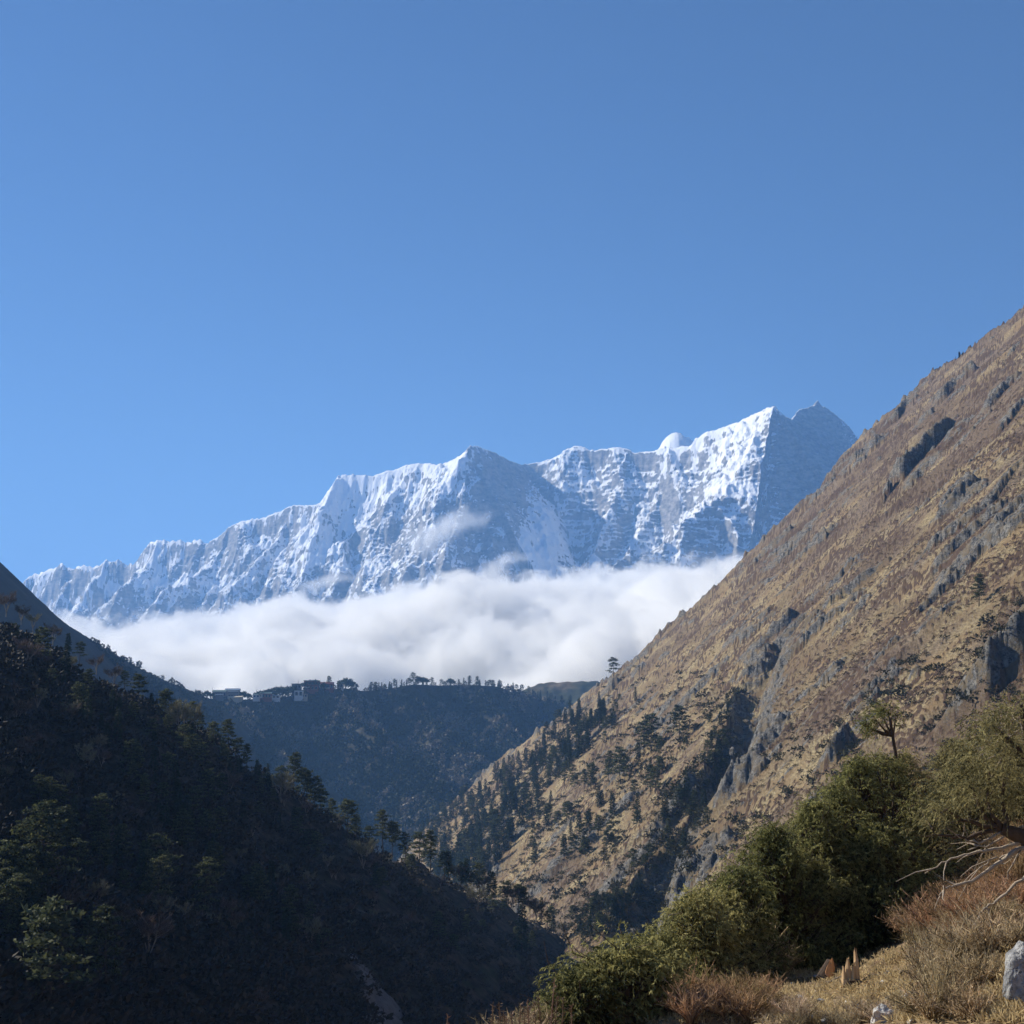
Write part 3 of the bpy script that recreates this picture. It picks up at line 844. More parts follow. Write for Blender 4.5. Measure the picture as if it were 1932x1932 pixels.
class PB:
    """gathers triangles and tubes into one mesh"""
    def __init__(s): s.v = []; s.f = []; s.t = []; s.n = 0
    def add(s, v, f, t):
        v = np.asarray(v, np.float32).reshape(-1, 3); f = np.asarray(f, np.int32).reshape(-1, 3)
        s.v.append(v); s.f.append(f + s.n); s.t.append(np.broadcast_to(np.asarray(t, np.float32), (len(v),)).copy()); s.n += len(v)
    def tube(s, pts, rad, k=5, tone=0.5):
        pts = np.asarray(pts, np.float32); n = len(pts)
        rad = np.broadcast_to(np.asarray(rad, np.float32), (n,))
        d = np.gradient(pts, axis=0); d /= np.linalg.norm(d, axis=1, keepdims=True) + 1e-9
        ref = np.where(np.abs(d[:, 2:3]) > 0.9, np.array([[1, 0, 0]]), np.array([[0, 0, 1]]))
        a = np.cross(d, ref); a /= np.linalg.norm(a, axis=1, keepdims=True) + 1e-9
        b = np.cross(d, a)
        th = np.arange(k) * 2 * np.pi / k
        V = pts[:, None] + rad[:, None, None] * (np.cos(th)[None, :, None] * a[:, None] + np.sin(th)[None, :, None] * b[:, None])
        i = np.arange(n * k).reshape(n, k); j = np.roll(i, -1, 1)
        q = np.stack([i[:-1], j[:-1], j[1:], i[1:]], -1).reshape(-1, 4)
        F = np.concatenate([q[:, [0, 1, 2]], q[:, [0, 2, 3]]])
        s.add(V.reshape(-1, 3), F, tone)
    def blades(s, base, dirv, length, width, tone, rng, droop=0.0, mid=0.45):
        """pointed flat blades: base (N,3), unit dir (N,3)"""
        N = len(base)
        up = rng.normal(size=(N, 3)); side = np.cross(dirv, up); side /= np.linalg.norm(side, axis=1, keepdims=True) + 1e-9
        L = np.broadcast_to(length, (N,))[:, None]; W = np.broadcast_to(width, (N,))[:, None]
        m = base + dirv * L * mid; m[:, 2] -= (droop * L[:, 0] * 0.2)
        t = base + dirv * L; t[:, 2] -= droop * L[:, 0]
        V = np.stack([base, m + side * W * 0.5, t, m - side * W * 0.5], 1).reshape(-1, 3)
        i = np.arange(N)[:, None] * 4
        F = np.concatenate([i + np.array([[0, 1, 2]]), i + np.array([[0, 2, 3]])])
        s.add(V, F, np.repeat(np.broadcast_to(tone, (N,)), 4))
    def mesh(s, name, mat, smooth=False):
        return np_mesh(name, np.concatenate(s.v), np.concatenate(s.f), mat, {"tone": np.concatenate(s.t)}, smooth)

def unit(v): return v / (np.linalg.norm(v, axis=-1, keepdims=True) + 1e-9)
def sphere_dirs(rng, n): return unit(rng.normal(size=(n, 3)))

def pine_meshes(seed, h=13.0, spread=3.2, flat=True):
    """a loose layered pine: pads of needles on level boughs, open below"""
    r = np.random.default_rng(seed); tr = PB(); cr = PB()
    lean = r.normal(0, 0.03, 2)
    zs = np.linspace(-1.5, h * 0.97, 9)
    path = np.stack([lean[0] * zs + 0.12 * np.sin(zs * 0.7 + seed), lean[1] * zs + 0.12 * np.cos(zs * 0.6), zs], 1)
    tr.tube(path, np.linspace(0.24, 0.05, 9) * h / 13, 6)
    nb = int(r.integers(20, 27))
    for i in range(nb):
        f = 0.26 + 0.74 * ((i + r.uniform(0, 1)) / nb) ** 0.85
        z = h * f
        L = spread * (1.05 - 0.62 * ((f - 0.3) / 0.7) ** 1.5) * r.uniform(0.55, 1.15)
        if f > 0.93: L *= 0.6
        az = i * 2.4 + r.uniform(-0.5, 0.5)
        o = np.array([np.interp(z, zs, path[:, 0]), np.interp(z, zs, path[:, 1]), z])
        rise = r.uniform(0.02, 0.30) if f > 0.5 else r.uniform(-0.2, 0.12)
        d = np.array([math.cos(az), math.sin(az), rise])
        tip = o + d * L
        tr.tube(np.stack([o, o + d * L * 0.5 + [0, 0, -0.06 * L], tip]), np.array([0.07, 0.05, 0.02]) * h / 13, 3)
        for fr, sz in ((0.62, 0.7), (0.95, 1.0)):
            c = o + d * L * fr
            n = int(46 * sz)
            off = r.normal(size=(n, 3)) * np.array([0.50, 0.50, 0.17]) * (0.55 + 0.16 * L) * 1.1
            b = c + off
            dv = unit(np.stack([r.normal(size=n), r.normal(size=n), r.normal(0.25, 0.45, n)], 1))
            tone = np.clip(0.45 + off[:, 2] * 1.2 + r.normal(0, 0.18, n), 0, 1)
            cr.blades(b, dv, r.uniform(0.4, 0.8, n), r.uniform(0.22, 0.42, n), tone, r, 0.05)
    return tr, cr

def fir_meshes(seed, h=12.0, rad=2.3):
    """a dense narrow fir with drooping boughs"""
    r = np.random.default_rng(seed); tr = PB(); cr = PB()
    zs = np.linspace(-1.5, h * 0.98, 6)
    tr.tube(np.stack([0.05 * np.sin(zs), 0.05 * np.cos(zs * 1.3), zs], 1), np.linspace(0.22, 0.03, 6) * h / 12, 6)
    nb = 62
    for i in range(nb):
        f = 0.10 + 0.90 * (i + r.uniform(0, 1)) / nb
        z = h * f; az = i * 2.4 + r.uniform(-0.6, 0.6)
        L = rad * (1.06 - f) ** 0.8 * r.uniform(0.6, 1.2) + 0.12
        d = np.array([math.cos(az), math.sin(az), -0.28])
        n = int(7 + 9 * L)
        t = r.uniform(0.15, 1.0, n)
        b = np.array([0, 0, z]) + d * (L * t)[:, None] + r.normal(size=(n, 3)) * np.array([0.2, 0.2, 0.14])
        dv = unit(np.stack([d[0] + r.normal(0, 0.6, n), d[1] + r.normal(0, 0.6, n), r.normal(-0.15, 0.4, n)], 1))
        cr.blades(b, dv, r.uniform(0.4, 0.85, n), r.uniform(0.2, 0.4, n), np.clip(0.2 + 0.5 * t + r.normal(0, 0.15, n), 0, 1), r, 0.15)
    return tr, cr

def birch_meshes(seed, h=8.0, rad=3.0):
    """a leafless tree: forking limbs and a fuzz of fine twigs"""
    r = np.random.default_rng(seed); tr = PB(); cr = PB()
    for k in range(5):
        az = k * 1.26 + r.uniform(-0.4, 0.4); out = r.uniform(0.15, 0.5)
        L = h * r.uniform(0.6, 0.85)
        d = np.array([math.cos(az) * out, math.sin(az) * out, 1.0]); d /= np.linalg.norm(d)
        mid = d * L * 0.5 + r.normal(0, 0.2, 3)
        end = d * L + r.normal(0, 0.4, 3)
        tr.tube(np.stack([[0, 0, -1.2], [0, 0, 0.2], mid, end]), [0.16, 0.14, 0.09, 0.03], 5)
        for j in range(11):
            t = r.uniform(0.35, 1.0)
            o = mid * (1 - t) * 2 * 0.5 + end * t if t > 0.5 else mid * (t / 0.5)
            o = mid + (end - mid) * (t - 0.35) / 0.65
            bd = unit(np.array([math.cos(az) + r.normal(0, 0.9), math.sin(az) + r.normal(0, 0.9), r.uniform(0.4, 1.4)]))
            bl = rad * r.uniform(0.4, 0.8)
            tr.tube(np.stack([o, o + bd * bl * 0.6, o + bd * bl + [0, 0, 0.2]]), [0.045, 0.03, 0.015], 3)
            n = 34
            tt = r.uniform(0.2, 1.0, n)
            b = o + bd * (bl * tt)[:, None] + r.normal(0, 0.12, (n, 3))
            dv = unit(bd + r.normal(0, 0.55, (n, 3)) + [0, 0, 0.25])
            cr.blades(b, dv, r.uniform(0.5, 1.2, n), r.uniform(0.035, 0.10, n), np.clip(r.normal(0.5, 0.25, n), 0, 1), r, -0.05)
    return tr, cr

def bush_mesh(seed, rad=1.0, n=170):
    r = np.random.default_rng(seed); cr = PB()
    c = sphere_dirs(r, 9) * np.array([0.65, 0.65, 0.45]) * rad; c[:, 2] = np.abs(c[:, 2]) + 0.15 * rad
    i = r.integers(0, 9, n)
    dv = sphere_dirs(r, n); dv[:, 2] = np.abs(dv[:, 2]) * 0.9 - 0.1
    b = c[i] + dv * rad * 0.42 * r.uniform(0.6, 1.1, n)[:, None]
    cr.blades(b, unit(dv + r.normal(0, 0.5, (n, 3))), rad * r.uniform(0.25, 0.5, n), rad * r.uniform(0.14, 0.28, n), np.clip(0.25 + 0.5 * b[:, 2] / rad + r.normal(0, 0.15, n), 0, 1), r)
    return cr

def plant_root(name, loc, label, cat, group, rz, scale, parts):
    """parts: (part name, mesh)"""
    o = empty(name, loc, rz, scale)
    tag(o, label, cat, group)
    for pn_, me in parts:
        new_obj(pn_, me, o)
    return o
def copy_plant(src, loc, rz, scale, label=None, group=None):
    c = src.copy(); COL.objects.link(c)
    c.location = loc; c.rotation_euler = (0, 0, rz); c.scale = (scale,) * 3 if not hasattr(scale, "__len__") else scale
    if label: c["label"] = label
    if group: c["group"] = group
    for ch in src.children:
        k = ch.copy(); COL.objects.link(k); k.parent = c
    return c
class Kind:
    """plants the first tree of a kind as the original and every later one as a copy with copies of its parts"""
    def __init__(s, name, cat, variants): s.name, s.cat, s.var = name, cat, variants; s.first = {}; s.i = 0
    def put(s, loc, rz, sc_, label, group=None, v=None):
        k = (s.i if v is None else v) % len(s.var); s.i += 1
        if k not in s.first:
            s.first[k] = plant_root(s.name, loc, label, s.cat, group, rz, sc_, s.var[k])
            return s.first[k]
        o = copy_plant(s.first[k], loc, rz, sc_, label, group)
        if group is None and "group" in o: del o["group"]
        return o
def tree_variant(pair, name, leaf, bark):
    tr, cr = pair
    return [("trunk", tr.mesh(name + "_trunk", bark, True)), ("crown", cr.mesh(name + "_crown", leaf))]

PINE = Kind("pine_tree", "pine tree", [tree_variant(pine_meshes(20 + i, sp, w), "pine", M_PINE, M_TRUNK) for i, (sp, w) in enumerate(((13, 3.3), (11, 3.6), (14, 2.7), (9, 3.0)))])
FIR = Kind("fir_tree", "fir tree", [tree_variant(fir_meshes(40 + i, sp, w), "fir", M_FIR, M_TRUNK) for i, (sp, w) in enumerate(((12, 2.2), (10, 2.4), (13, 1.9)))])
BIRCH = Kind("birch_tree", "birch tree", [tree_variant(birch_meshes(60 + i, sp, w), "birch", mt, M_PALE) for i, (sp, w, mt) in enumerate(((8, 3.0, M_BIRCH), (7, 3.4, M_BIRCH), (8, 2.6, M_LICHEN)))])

def px_inside(poly, n, rng):
    """n random picture points in a polygon"""
    P = np.array(poly, float); lo, hi = P.min(0), P.max(0); out = []
    while len(out) < n:
        q = rng.uniform(lo, hi); c = False; j = len(P) - 1
        for i in range(len(P)):
            if (P[i, 1] > q[1]) != (P[j, 1] > q[1]) and q[0] < (P[j, 0] - P[i, 0]) * (q[1] - P[i, 1]) / (P[j, 1] - P[i, 1]) + P[i, 0]: c = not c
            j = i
        if c: out.append(q)
    return np.array(out)
def hit_height(fn, X, Y, d0, d1, n=900):
    """first meeting of the ray through a picture point with a height function"""
    u, v = uv(X, Y)
    ds = np.geomspace(d0, d1, n)
    zz = fn(u * ds, ds)
    k = np.nonzero(v * ds <= zz)[0]
    if not len(k): return None
    d = ds[k[0]]
    return Vector((float(u * d), float(d), float(zz[k[0]])))
# ------------------------------------------------------------------ trees of the left slope
def left_fn(x, y): return left_height(x, y)
def right_fn(x, y): return right_height(x, y, False)[0]
rg = np.random.default_rng(501)
# the trees along the crest that stand against the blue ridge: picture x, height in picture px, kind
crest = [(12, 60, 'b'), (40, 50, 'b'), (62, 42, 'b'), (100, 50, 'b'), (128, 42, 'f'), (150, 40, 'p'), (182, 46, 'b'), (215, 52, 'b'), (235, 44, 'p'), (262, 62, 'p'), (285, 40, 'f'), (312, 64, 'p'),
         (335, 58, 'p'), (358, 66, 'p'), (380, 54, 'p'), (402, 46, 'p'), (430, 76, 'p'), (448, 52, 'p'), (465, 56, 'p'), (485, 40, 'f'), (505, 46, 'f'), (528, 52, 'p'), (552, 92, 'p'), (573, 74, 'p'),
         (592, 76, 'p'), (604, 60, 'p'), (628, 60, 'p'), (655, 72, 'p'), (672, 50, 'p'), (696, 44, 'p'), (722, 82, 'p'), (740, 62, 'p'), (765, 50, 'p'), (792, 70, 'p'), (812, 78, 'p'), (838, 46, 'p'),
         (870, 44, 'f'), (905, 56, 'p'), (930, 50, 'p'), (958, 38, 'b'), (985, 44, 'p'), (1012, 40, 'b'), (1040, 52, 'p')]
crest += [(float(x_), float(rg.uniform(26, 54)), 'ppfbf'[int(rg.integers(0, 5))]) for x_ in np.arange(846, 1165, 11)]
for i, (cx, hp, kd) in enumerate(crest):
    yb = float(np.interp(cx, [p[0] for p in L_SKY], [p[1] for p in L_SKY])) + float(np.interp(cx, [700, 950], [20, -8]))
    q = hit_height(left_fn, cx, yb + 6, 100, 900)
    if q is None: q = Vector(at(cx, yb, 450))
    hh = hp / FPX * q.y * 0.85
    rz = rg.uniform(0, 6.28)
    if kd == 'p':
        PINE.put(q, rz, hh / (13, 11, 14, 9)[i % 4], "dark layered pine on the crest of the shaded left slope, seen against the blue ridge", "pines along the crest of the left slope", i % 4)
    elif kd == 'f':
        FIR.put(q, rz, hh / (12, 10, 13)[i % 3], "dark narrow fir among the pines on the crest of the left slope", "firs along the crest of the left slope", i % 3)
    else:
        BIRCH.put(q, rz, hh / 8.5, "brown leafless birch on the crest of the shaded left slope", "bare birches along the crest of the left slope", i % 3)
# single trees of the slope whose tops catch the sun: picture position of the foot, height px, kind
lit = [(75, 1700, 130, 'p', "tall pine with tiers of sunlit boughs low at the left edge of the shaded slope"), (20, 1720, 90, 'p', "pine with a sunlit top at the far left edge of the shaded slope"),
       (200, 1885, 120, 'p', "broad olive pine with a sunlit crown, largest on the lower left slope"), (92, 1960, 150, 'p', "slender pine with sunlit tiers at the bottom left of the photo"),
       (385, 1745, 85, 'p', "small pine with a sunlit crown alone in the middle of the dark slope"), (295, 1690, 80, 'p', "pine with a pale sunlit crown beside bare twigs on the dark slope"),
       (165, 1825, 66, 'p', "small round pine with sunlit top above the broad olive pine"), (118, 1610, 60, 'p', "small sunlit pine crown high on the left of the dark slope"),
       (35, 1640, 62, 'p', "small sunlit pine at the left edge above the tall tiered pine"), (108, 1560, 52, 'p', "small pale topped pine highest of the sunlit pines at left"),
       (225, 1650, 66, 'p', "dull green pine left of the pale birches on the dark slope"), (480, 1990, 70, 'b', "pale grey leafless birch at the bottom edge of the dark slope"),
       (585, 1790, 66, 'l', "pale lichen hung birch lit by the sun beside the grey gully"), (280, 1810, 110, 'b', "reddish brown leafless birch with a wide crown low on the dark slope"),
       (345, 1400, 95, 'l', "large pale birch hung with lichen below the crest pines"), (685, 1640, 66, 'l', "pale lichen hung birch at the rocky end of the left crest"),
       (530, 1520, 70, 'l', "pale brown birch below the tallest crest pine"), (430, 1500, 62, 'b', "reddish bare birch among pines below the left crest"), (50, 1255, 62, 'b', "pale brown birch at the top of the left slope"),
       (130, 1275, 46, 'l', "small pale birch near the top of the left slope"), (275, 1315, 62, 'b', "reddish brown birch among dark pines in the upper left slope"), (30, 1370, 62, 'b', "pale brown birch at the left edge half way up the dark slope"),
       (40, 1445, 62, 'b', "tan bare birch at the left edge below another bare birch"), (900, 1720, 60, 'l', "pale green birch near the foot of the left slope"), (985, 1800, 66, 'f', "olive fir standing out at the foot of the left slope")]
for i, (cx, cy_, hp, kd, lab) in enumerate(lit):
    q = hit_height(left_fn, cx, min(cy_, 1925), 60, 900)
    if q is None: continue
    hh = hp / FPX * q.y * (1.35 if kd in 'pf' else 1.0)
    rz = rg.uniform(0, 6.28)
    if kd == 'p': PINE.put(q, rz, hh / (13, 11, 14, 9)[i % 4], lab, None, i % 4)
    elif kd == 'f': FIR.put(q, rz, hh / 12, lab, None, 0)
    elif kd == 'l': BIRCH.put(q, rz, hh / 8.5, lab, None, 2)
    else: BIRCH.put(q, rz, hh / 8.5, lab, None, i % 2)
LPOLY = [(0, 1160), (330, 1375), (560, 1510), (760, 1625), (1000, 1735), (1150, 1860), (1130, 1932), (0, 1932)]
pts = px_inside(LPOLY, 400, rg)
pts = pts[np.argsort(pts[:, 1])]
npn = nfr = nbr = 0
for i, (cx, cy_) in enumerate(pts):
    q = hit_height(left_fn, cx, cy_, 60, 900)
    if q is None: continue
    if float(left_scree(np.array([q.x]), np.array([q.y]))[0]) > 0.15: continue
    clump = float(pn(q.x / 45, q.y / 45, 520))
    rz = rg.uniform(0, 6.28)
    if clump > -0.02 and npn + nfr < 150:
        if rg.uniform() < 0.62:
            PINE.put(q, rz, rg.uniform(0.38, 0.72), "dark pine in the shade of the steep left forest slope", "pines in the shade of the left slope"); npn += 1
        else:
            FIR.put(q, rz, rg.uniform(0.38, 0.72), "dark fir in the shade of the steep left forest slope", "firs in the shade of the left slope"); nfr += 1
    elif nbr < 110:
        BIRCH.put(q, rz, rg.uniform(0.35, 0.65), "dim brown leafless birch in the shade of the steep left slope", "bare birches in the shade of the left slope"); nbr += 1

def scatter_mesh(name, protos, pos, scl, rot, mat):
    """many small copies of a few prototypes gathered in one mesh"""
    V = []; F = []; T_ = []; n = 0
    pr = [(np.concatenate(p.v), np.concatenate(p.f), np.concatenate(p.t)) for p in protos]
    for i in range(len(pos)):
        v, f, t = pr[i % len(pr)]
        c, s_ = math.cos(rot[i]), math.sin(rot[i])
        w = np.empty_like(v)
        w[:, 0] = (v[:, 0] * c - v[:, 1] * s_) * scl[i] + pos[i][0]
        w[:, 1] = (v[:, 0] * s_ + v[:, 1] * c) * scl[i] + pos[i][1]
        w[:, 2] = v[:, 2] * scl[i] + pos[i][2]
        V.append(w); F.append(f + n); T_.append(np.clip(t + RNG.normal(0, 0.1), 0, 1)); n += len(v)
    return np_mesh(name, np.concatenate(V), np.concatenate(F), mat, {"tone": np.concatenate(T_)}, False)

# low undergrowth that covers the left slope between the trees
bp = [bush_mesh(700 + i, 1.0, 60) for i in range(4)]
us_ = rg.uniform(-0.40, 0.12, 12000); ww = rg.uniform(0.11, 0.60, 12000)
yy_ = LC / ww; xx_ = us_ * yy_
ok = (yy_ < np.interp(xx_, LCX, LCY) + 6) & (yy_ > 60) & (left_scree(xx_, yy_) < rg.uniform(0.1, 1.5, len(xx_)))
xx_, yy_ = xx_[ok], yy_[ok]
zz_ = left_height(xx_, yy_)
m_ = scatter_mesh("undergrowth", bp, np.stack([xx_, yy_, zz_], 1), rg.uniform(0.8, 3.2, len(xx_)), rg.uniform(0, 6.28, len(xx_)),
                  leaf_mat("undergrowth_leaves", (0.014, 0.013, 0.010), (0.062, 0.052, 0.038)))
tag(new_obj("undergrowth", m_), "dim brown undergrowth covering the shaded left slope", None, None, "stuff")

# ------------------------------------------------------------------ trees of the brown hillside
RP1 = [(790, 1570), (900, 1490), (960, 1460), (1080, 1350), (1150, 1330), (1130, 1400), (1050, 1480), (990, 1560), (950, 1620), (900, 1680), (850, 1700), (800, 1640)]
RP2 = [(960, 1600), (1060, 1480), (1160, 1430), (1250, 1430), (1240, 1520), (1180, 1600), (1100, 1640), (1000, 1650)]
RP3 = [(1290, 1400), (1380, 1330), (1395, 1440), (1330, 1560), (1240, 1700), (1180, 1740), (1200, 1620), (1270, 1520)]
RP4 = [(1060, 1740), (1170, 1690), (1200, 1790), (1180, 1840), (1110, 1800)]
RP5 = [(1180, 1310), (1220, 1300), (1215, 1350), (1140, 1400), (1130, 1370)]
def rplace(poly, n, kinds, hs, label_p, label_f, grp_p, grp_f, ch=10.0):
    q_ = px_inside(poly, n, rg)
    for cx, cy_ in q_[np.argsort(q_[:, 1])]:
        q = hit_height(right_fn, cx, cy_, 200, 1800)
        if q is None: continue
        s_ = rg.uniform(*hs)
        if rg.uniform() < kinds: FIR.put(q, rg.uniform(0, 6.28), s_ * 0.92, label_f, grp_f)
        else: PINE.put(q, rg.uniform(0, 6.28), s_ * 0.85, label_p, grp_p)
rplace(RP1, 235, 0.75, (1.1, 1.9), "pine in the dark wood on the lower end of the brown hillside", "fir in the dark wood on the lower end of the brown hillside", "pines in the wood at the hillside's lower end", "firs in the wood at the hillside's lower end")
rplace(RP2, 46, 0.45, (0.8, 1.4), "pine scattered on the tan grass between the wood and the gully", "fir scattered on the tan grass between the wood and the gully", "pines scattered left of the gully", "firs scattered left of the gully")
rplace(RP3, 44, 0.5, (0.5, 1.1), "pine in the shaded gully of the brown hillside", "fir in the shaded gully of the brown hillside", "pines in the gully", "firs in the gully")
rplace(RP4, 26, 0.5, (0.6, 1.0), "pine at the mouth of the gully above the gorge", "fir at the mouth of the gully above the gorge", "pines at the gully mouth", "firs at the gully mouth")
rplace(RP5, 12, 0.5, (0.8, 1.3), "pine in the small stand below the crest of the brown hillside", "fir in the small stand below the crest of the brown hillside", "pines in the small stand under the crest", "firs in the small stand under the crest")
for cx, cy_, hp, lab in ((1158, 1274, 32, "lone wind bent pine on the crest of the brown hillside against the cloud"), (1847, 1142, 56, "lone dark pine high on the open brown hillside at right"),
                         (1283, 1400, 62, "tall thin pine standing apart left of the gully"), (1228, 1420, 66, "tall pine between the wood and the gully"), (1215, 1425, 60, "tall pine, left of a pair between wood and gully"),
                         (1115, 1490, 46, "lone pine on tan grass above the bare ledge"), (1170, 1480, 62, "thin tall pine above the small bushes left of the gully"), (1065, 1480, 40, "small lone pine on the grass by the wood's edge")):
    q = hit_height(right_fn, cx, cy_ + 3, 200, 1900)
    if q is None: q = at(cx, cy_, 1400)
    k = 1 if cx == 1158 else 2 if cx > 1800 else 0
    PINE.put(q, rg.uniform(0, 6.28), hp / FPX * q.y * 1.1 / (13, 11, 14)[k], lab, None, k)
# dark scrub dotted over the lower hillside
nb_ = 4200
q_ = np.concatenate([px_inside([(780, 1570), (1090, 1320), (1200, 1240), (1420, 1300), (1330, 1560), (1200, 1780), (1000, 1720), (840, 1680)], 1500, rg),
                     px_inside([(1180, 1800), (1420, 1440), (1932, 1100), (1932, 1500), (1500, 1800)], 500, rg), px_inside(RP3, 420, rg), px_inside(RP1, 2600, rg), px_inside(RP4, 160, rg)])
uu, vv = uv(q_[:, 0], q_[:, 1])
yq = RC / (RA * uu + RB - vv); xq = uu * yq
zq = right_fn(xq, yq)
cl_ = fbm(xq / 30, yq / 60, 2, 530)
ok = cl_ > -0.35
xq, yq, zq = xq[ok], yq[ok], zq[ok]
m_ = scatter_mesh("scrub", bp, np.stack([xq, yq, zq - 0.1], 1), rg.uniform(1.0, 3.4, len(xq)) * np.where(rg.uniform(size=len(xq)) < 0.15, 1.5, 0.9), rg.uniform(0, 6.28, len(xq)), M_BUSH)
tag(new_obj("scrub", m_), "dark low scrub dotted over the brown hillside", None, None, "stuff")

# brown heather clumps on the open slope
q_ = np.concatenate([px_inside([(1100, 1330), (1400, 1075), (1620, 850), (1932, 600), (1932, 1330), (1640, 1400), (1420, 1440), (1300, 1330)], 7500, rg), px_inside([(1240, 1760), (1420, 1440), (1640, 1400), (1500, 1600), (1300, 1800)], 700, rg)])
uu, vv = uv(q_[:, 0], q_[:, 1])
yq = RC / (RA * uu + RB - vv); xq = uu * yq
zq, rq = right_height(xq, yq, False)
ok = (fbm(xq / 40, yq / 60, 3, 560) + 0.5 * fbm(xq / 10, yq / 20, 2, 563) > -0.12) & (rq < 0.4)
xq, yq, zq = xq[ok], yq[ok], zq[ok]
m_ = scatter_mesh("heather", [bush_mesh(760 + i, 1.0, 34) for i in range(4)], np.stack([xq, yq, zq + 0.1], 1), rg.uniform(0.45, 1.5, len(xq)), rg.uniform(0, 6.28, len(xq)), leaf_mat("heather_twigs", (0.030, 0.021, 0.015), (0.175, 0.110, 0.072)))
tag(new_obj("heather", m_), "low brown heather clumps over the open sunlit hillside", None, None, "stuff")

# ------------------------------------------------------------------ the wood on the monastery ridge
def crown_proto(seed, n, tall):
    r = np.random.default_rng(seed); p = PB()
    dv = sphere_dirs(r, n); b = dv * np.array([0.45, 0.45, 0.5 * tall]) * r.uniform(0.5, 1.0, n)[:, None]; b[:, 2] += 0.5 * tall
    p.blades(b, unit(dv + r.normal(0, 0.5, (n, 3))), r.uniform(0.3, 0.6, n), r.uniform(0.2, 0.4, n), np.clip(0.2 + 0.5 * b[:, 2] / tall + r.normal(0, 0.15, n), 0, 1), r)
    return p
cp = [crown_proto(800 + i, 70, t) for i, t in enumerate((1.2, 1.6, 1.0, 1.4))]
N = 13000
uu = rg.uniform(-0.26, 0.07, N); yy_ = rg.uniform(1700, 3050, N); xx_ = uu * yy_
zz_ = ridge_height(xx_, yy_)
cz_ = np.interp(xx_, [p.x for p in MK], [p.z for p in MK])
cy2 = np.interp(xx_, [p.x for p in MK], [p.y for p in MK])
ok = (zz_ > -330) & (yy_ < cy2 + 4)
xx_, yy_, zz_ = xx_[ok], yy_[ok], zz_[ok]
SZ = np.clip(0.35 + (cz_[ok] - zz_) / 60, 0.55, 1.0)
bare = (fbm(xx_ / 110, yy_ / 110, 3, 540) > 0.05) & (rg.uniform(size=len(xx_)) < 0.6)
P_ = np.stack([xx_, yy_, zz_ - 0.8], 1)
m_ = scatter_mesh("evergreen_wood", cp, P_[~bare], rg.uniform(7, 13, (~bare).sum()) * SZ[~bare], rg.uniform(0, 6.28, (~bare).sum()), leaf_mat("far_evergreen", (0.010, 0.016, 0.010), (0.045, 0.058, 0.026)))
tag(new_obj("wood", m_), "dark evergreen wood covering the monastery ridge", None, None, "stuff")
m_ = scatter_mesh("bare_wood", cp, P_[bare], rg.uniform(8, 13, bare.sum()) * SZ[bare], rg.uniform(0, 6.28, bare.sum()), leaf_mat("far_birch", (0.07, 0.058, 0.045), (0.40, 0.325, 0.25)))
tag(new_obj("wood", m_), "pale leafless birch wood in patches on the monastery ridge", None, None, "stuff")
# low scrub on the blue hill, thickening to trees at its foot
uu = rg.uniform(-0.30, -0.20, 700); yy_ = rg.uniform(1900, 2330, 700); xx_ = uu * yy_
zz_ = seg_ridges(xx_, yy_, [(BK, 0.8, 0.95)])
bcy = np.interp(xx_, [p.x for p in BK], [p.y for p in BK])
ok = (zz_ > -200) & (yy_ < bcy + 3)
m_ = scatter_mesh("hill_scrub", cp, np.stack([xx_, yy_, zz_ - 0.5], 1)[ok], rg.uniform(3, 7, ok.sum()), rg.uniform(0, 6.28, ok.sum()), leaf_mat("hill_scrub_leaves", (0.012, 0.018, 0.011), (0.05, 0.055, 0.03)))
tag(new_obj("scrub", m_), "dark scrub thickening at the foot of the smooth blue hill", None, None, "stuff")
# ------------------------------------------------------------------ junipers on the near bank
rj = np.random.default_rng(901)
def strands(cr, c, out, n, r, L=(0.11, 0.25), blades=11, wid=(0.013, 0.024), bl=(0.035, 0.075), spread=0.115, tone0=0.5):
    """drooping feathery sprays round a clump centre"""
    base = c + r.normal(0, spread, (n, 3)) * np.array([1, 1, 0.8])
    d = unit(out * 0.55 + r.normal(0, 0.65, (n, 3)) + np.array([0, 0, 0.30]))
    ln = r.uniform(L[0], L[1], n)
    t = (np.arange(blades) + 0.5) / blades
    P = base[:, None] + d[:, None] * (ln[:, None] * t[None])[..., None]
    P[..., 2] -= (ln[:, None] * 0.45) * t[None] ** 2
    tg = d[:, None] * np.ones((1, blades, 1)); tg = tg.copy(); tg[..., 2] -= 1.5 * t[None]
    tg = unit(tg + r.normal(0, 0.40, tg.shape))
    tone = np.clip(tone0 + r.normal(0, 0.16) + r.normal(0, 0.22, n)[:, None] + 0.30 * (t[None] - 0.5) + r.normal(0, 0.08, (n, blades)), 0, 1)
    N = n * blades
    cr.blades(P.reshape(N, 3), tg.reshape(N, 3), r.uniform(bl[0], bl[1], N), r.uniform(wid[0], wid[1], N), tone.reshape(N), r, 0.1)

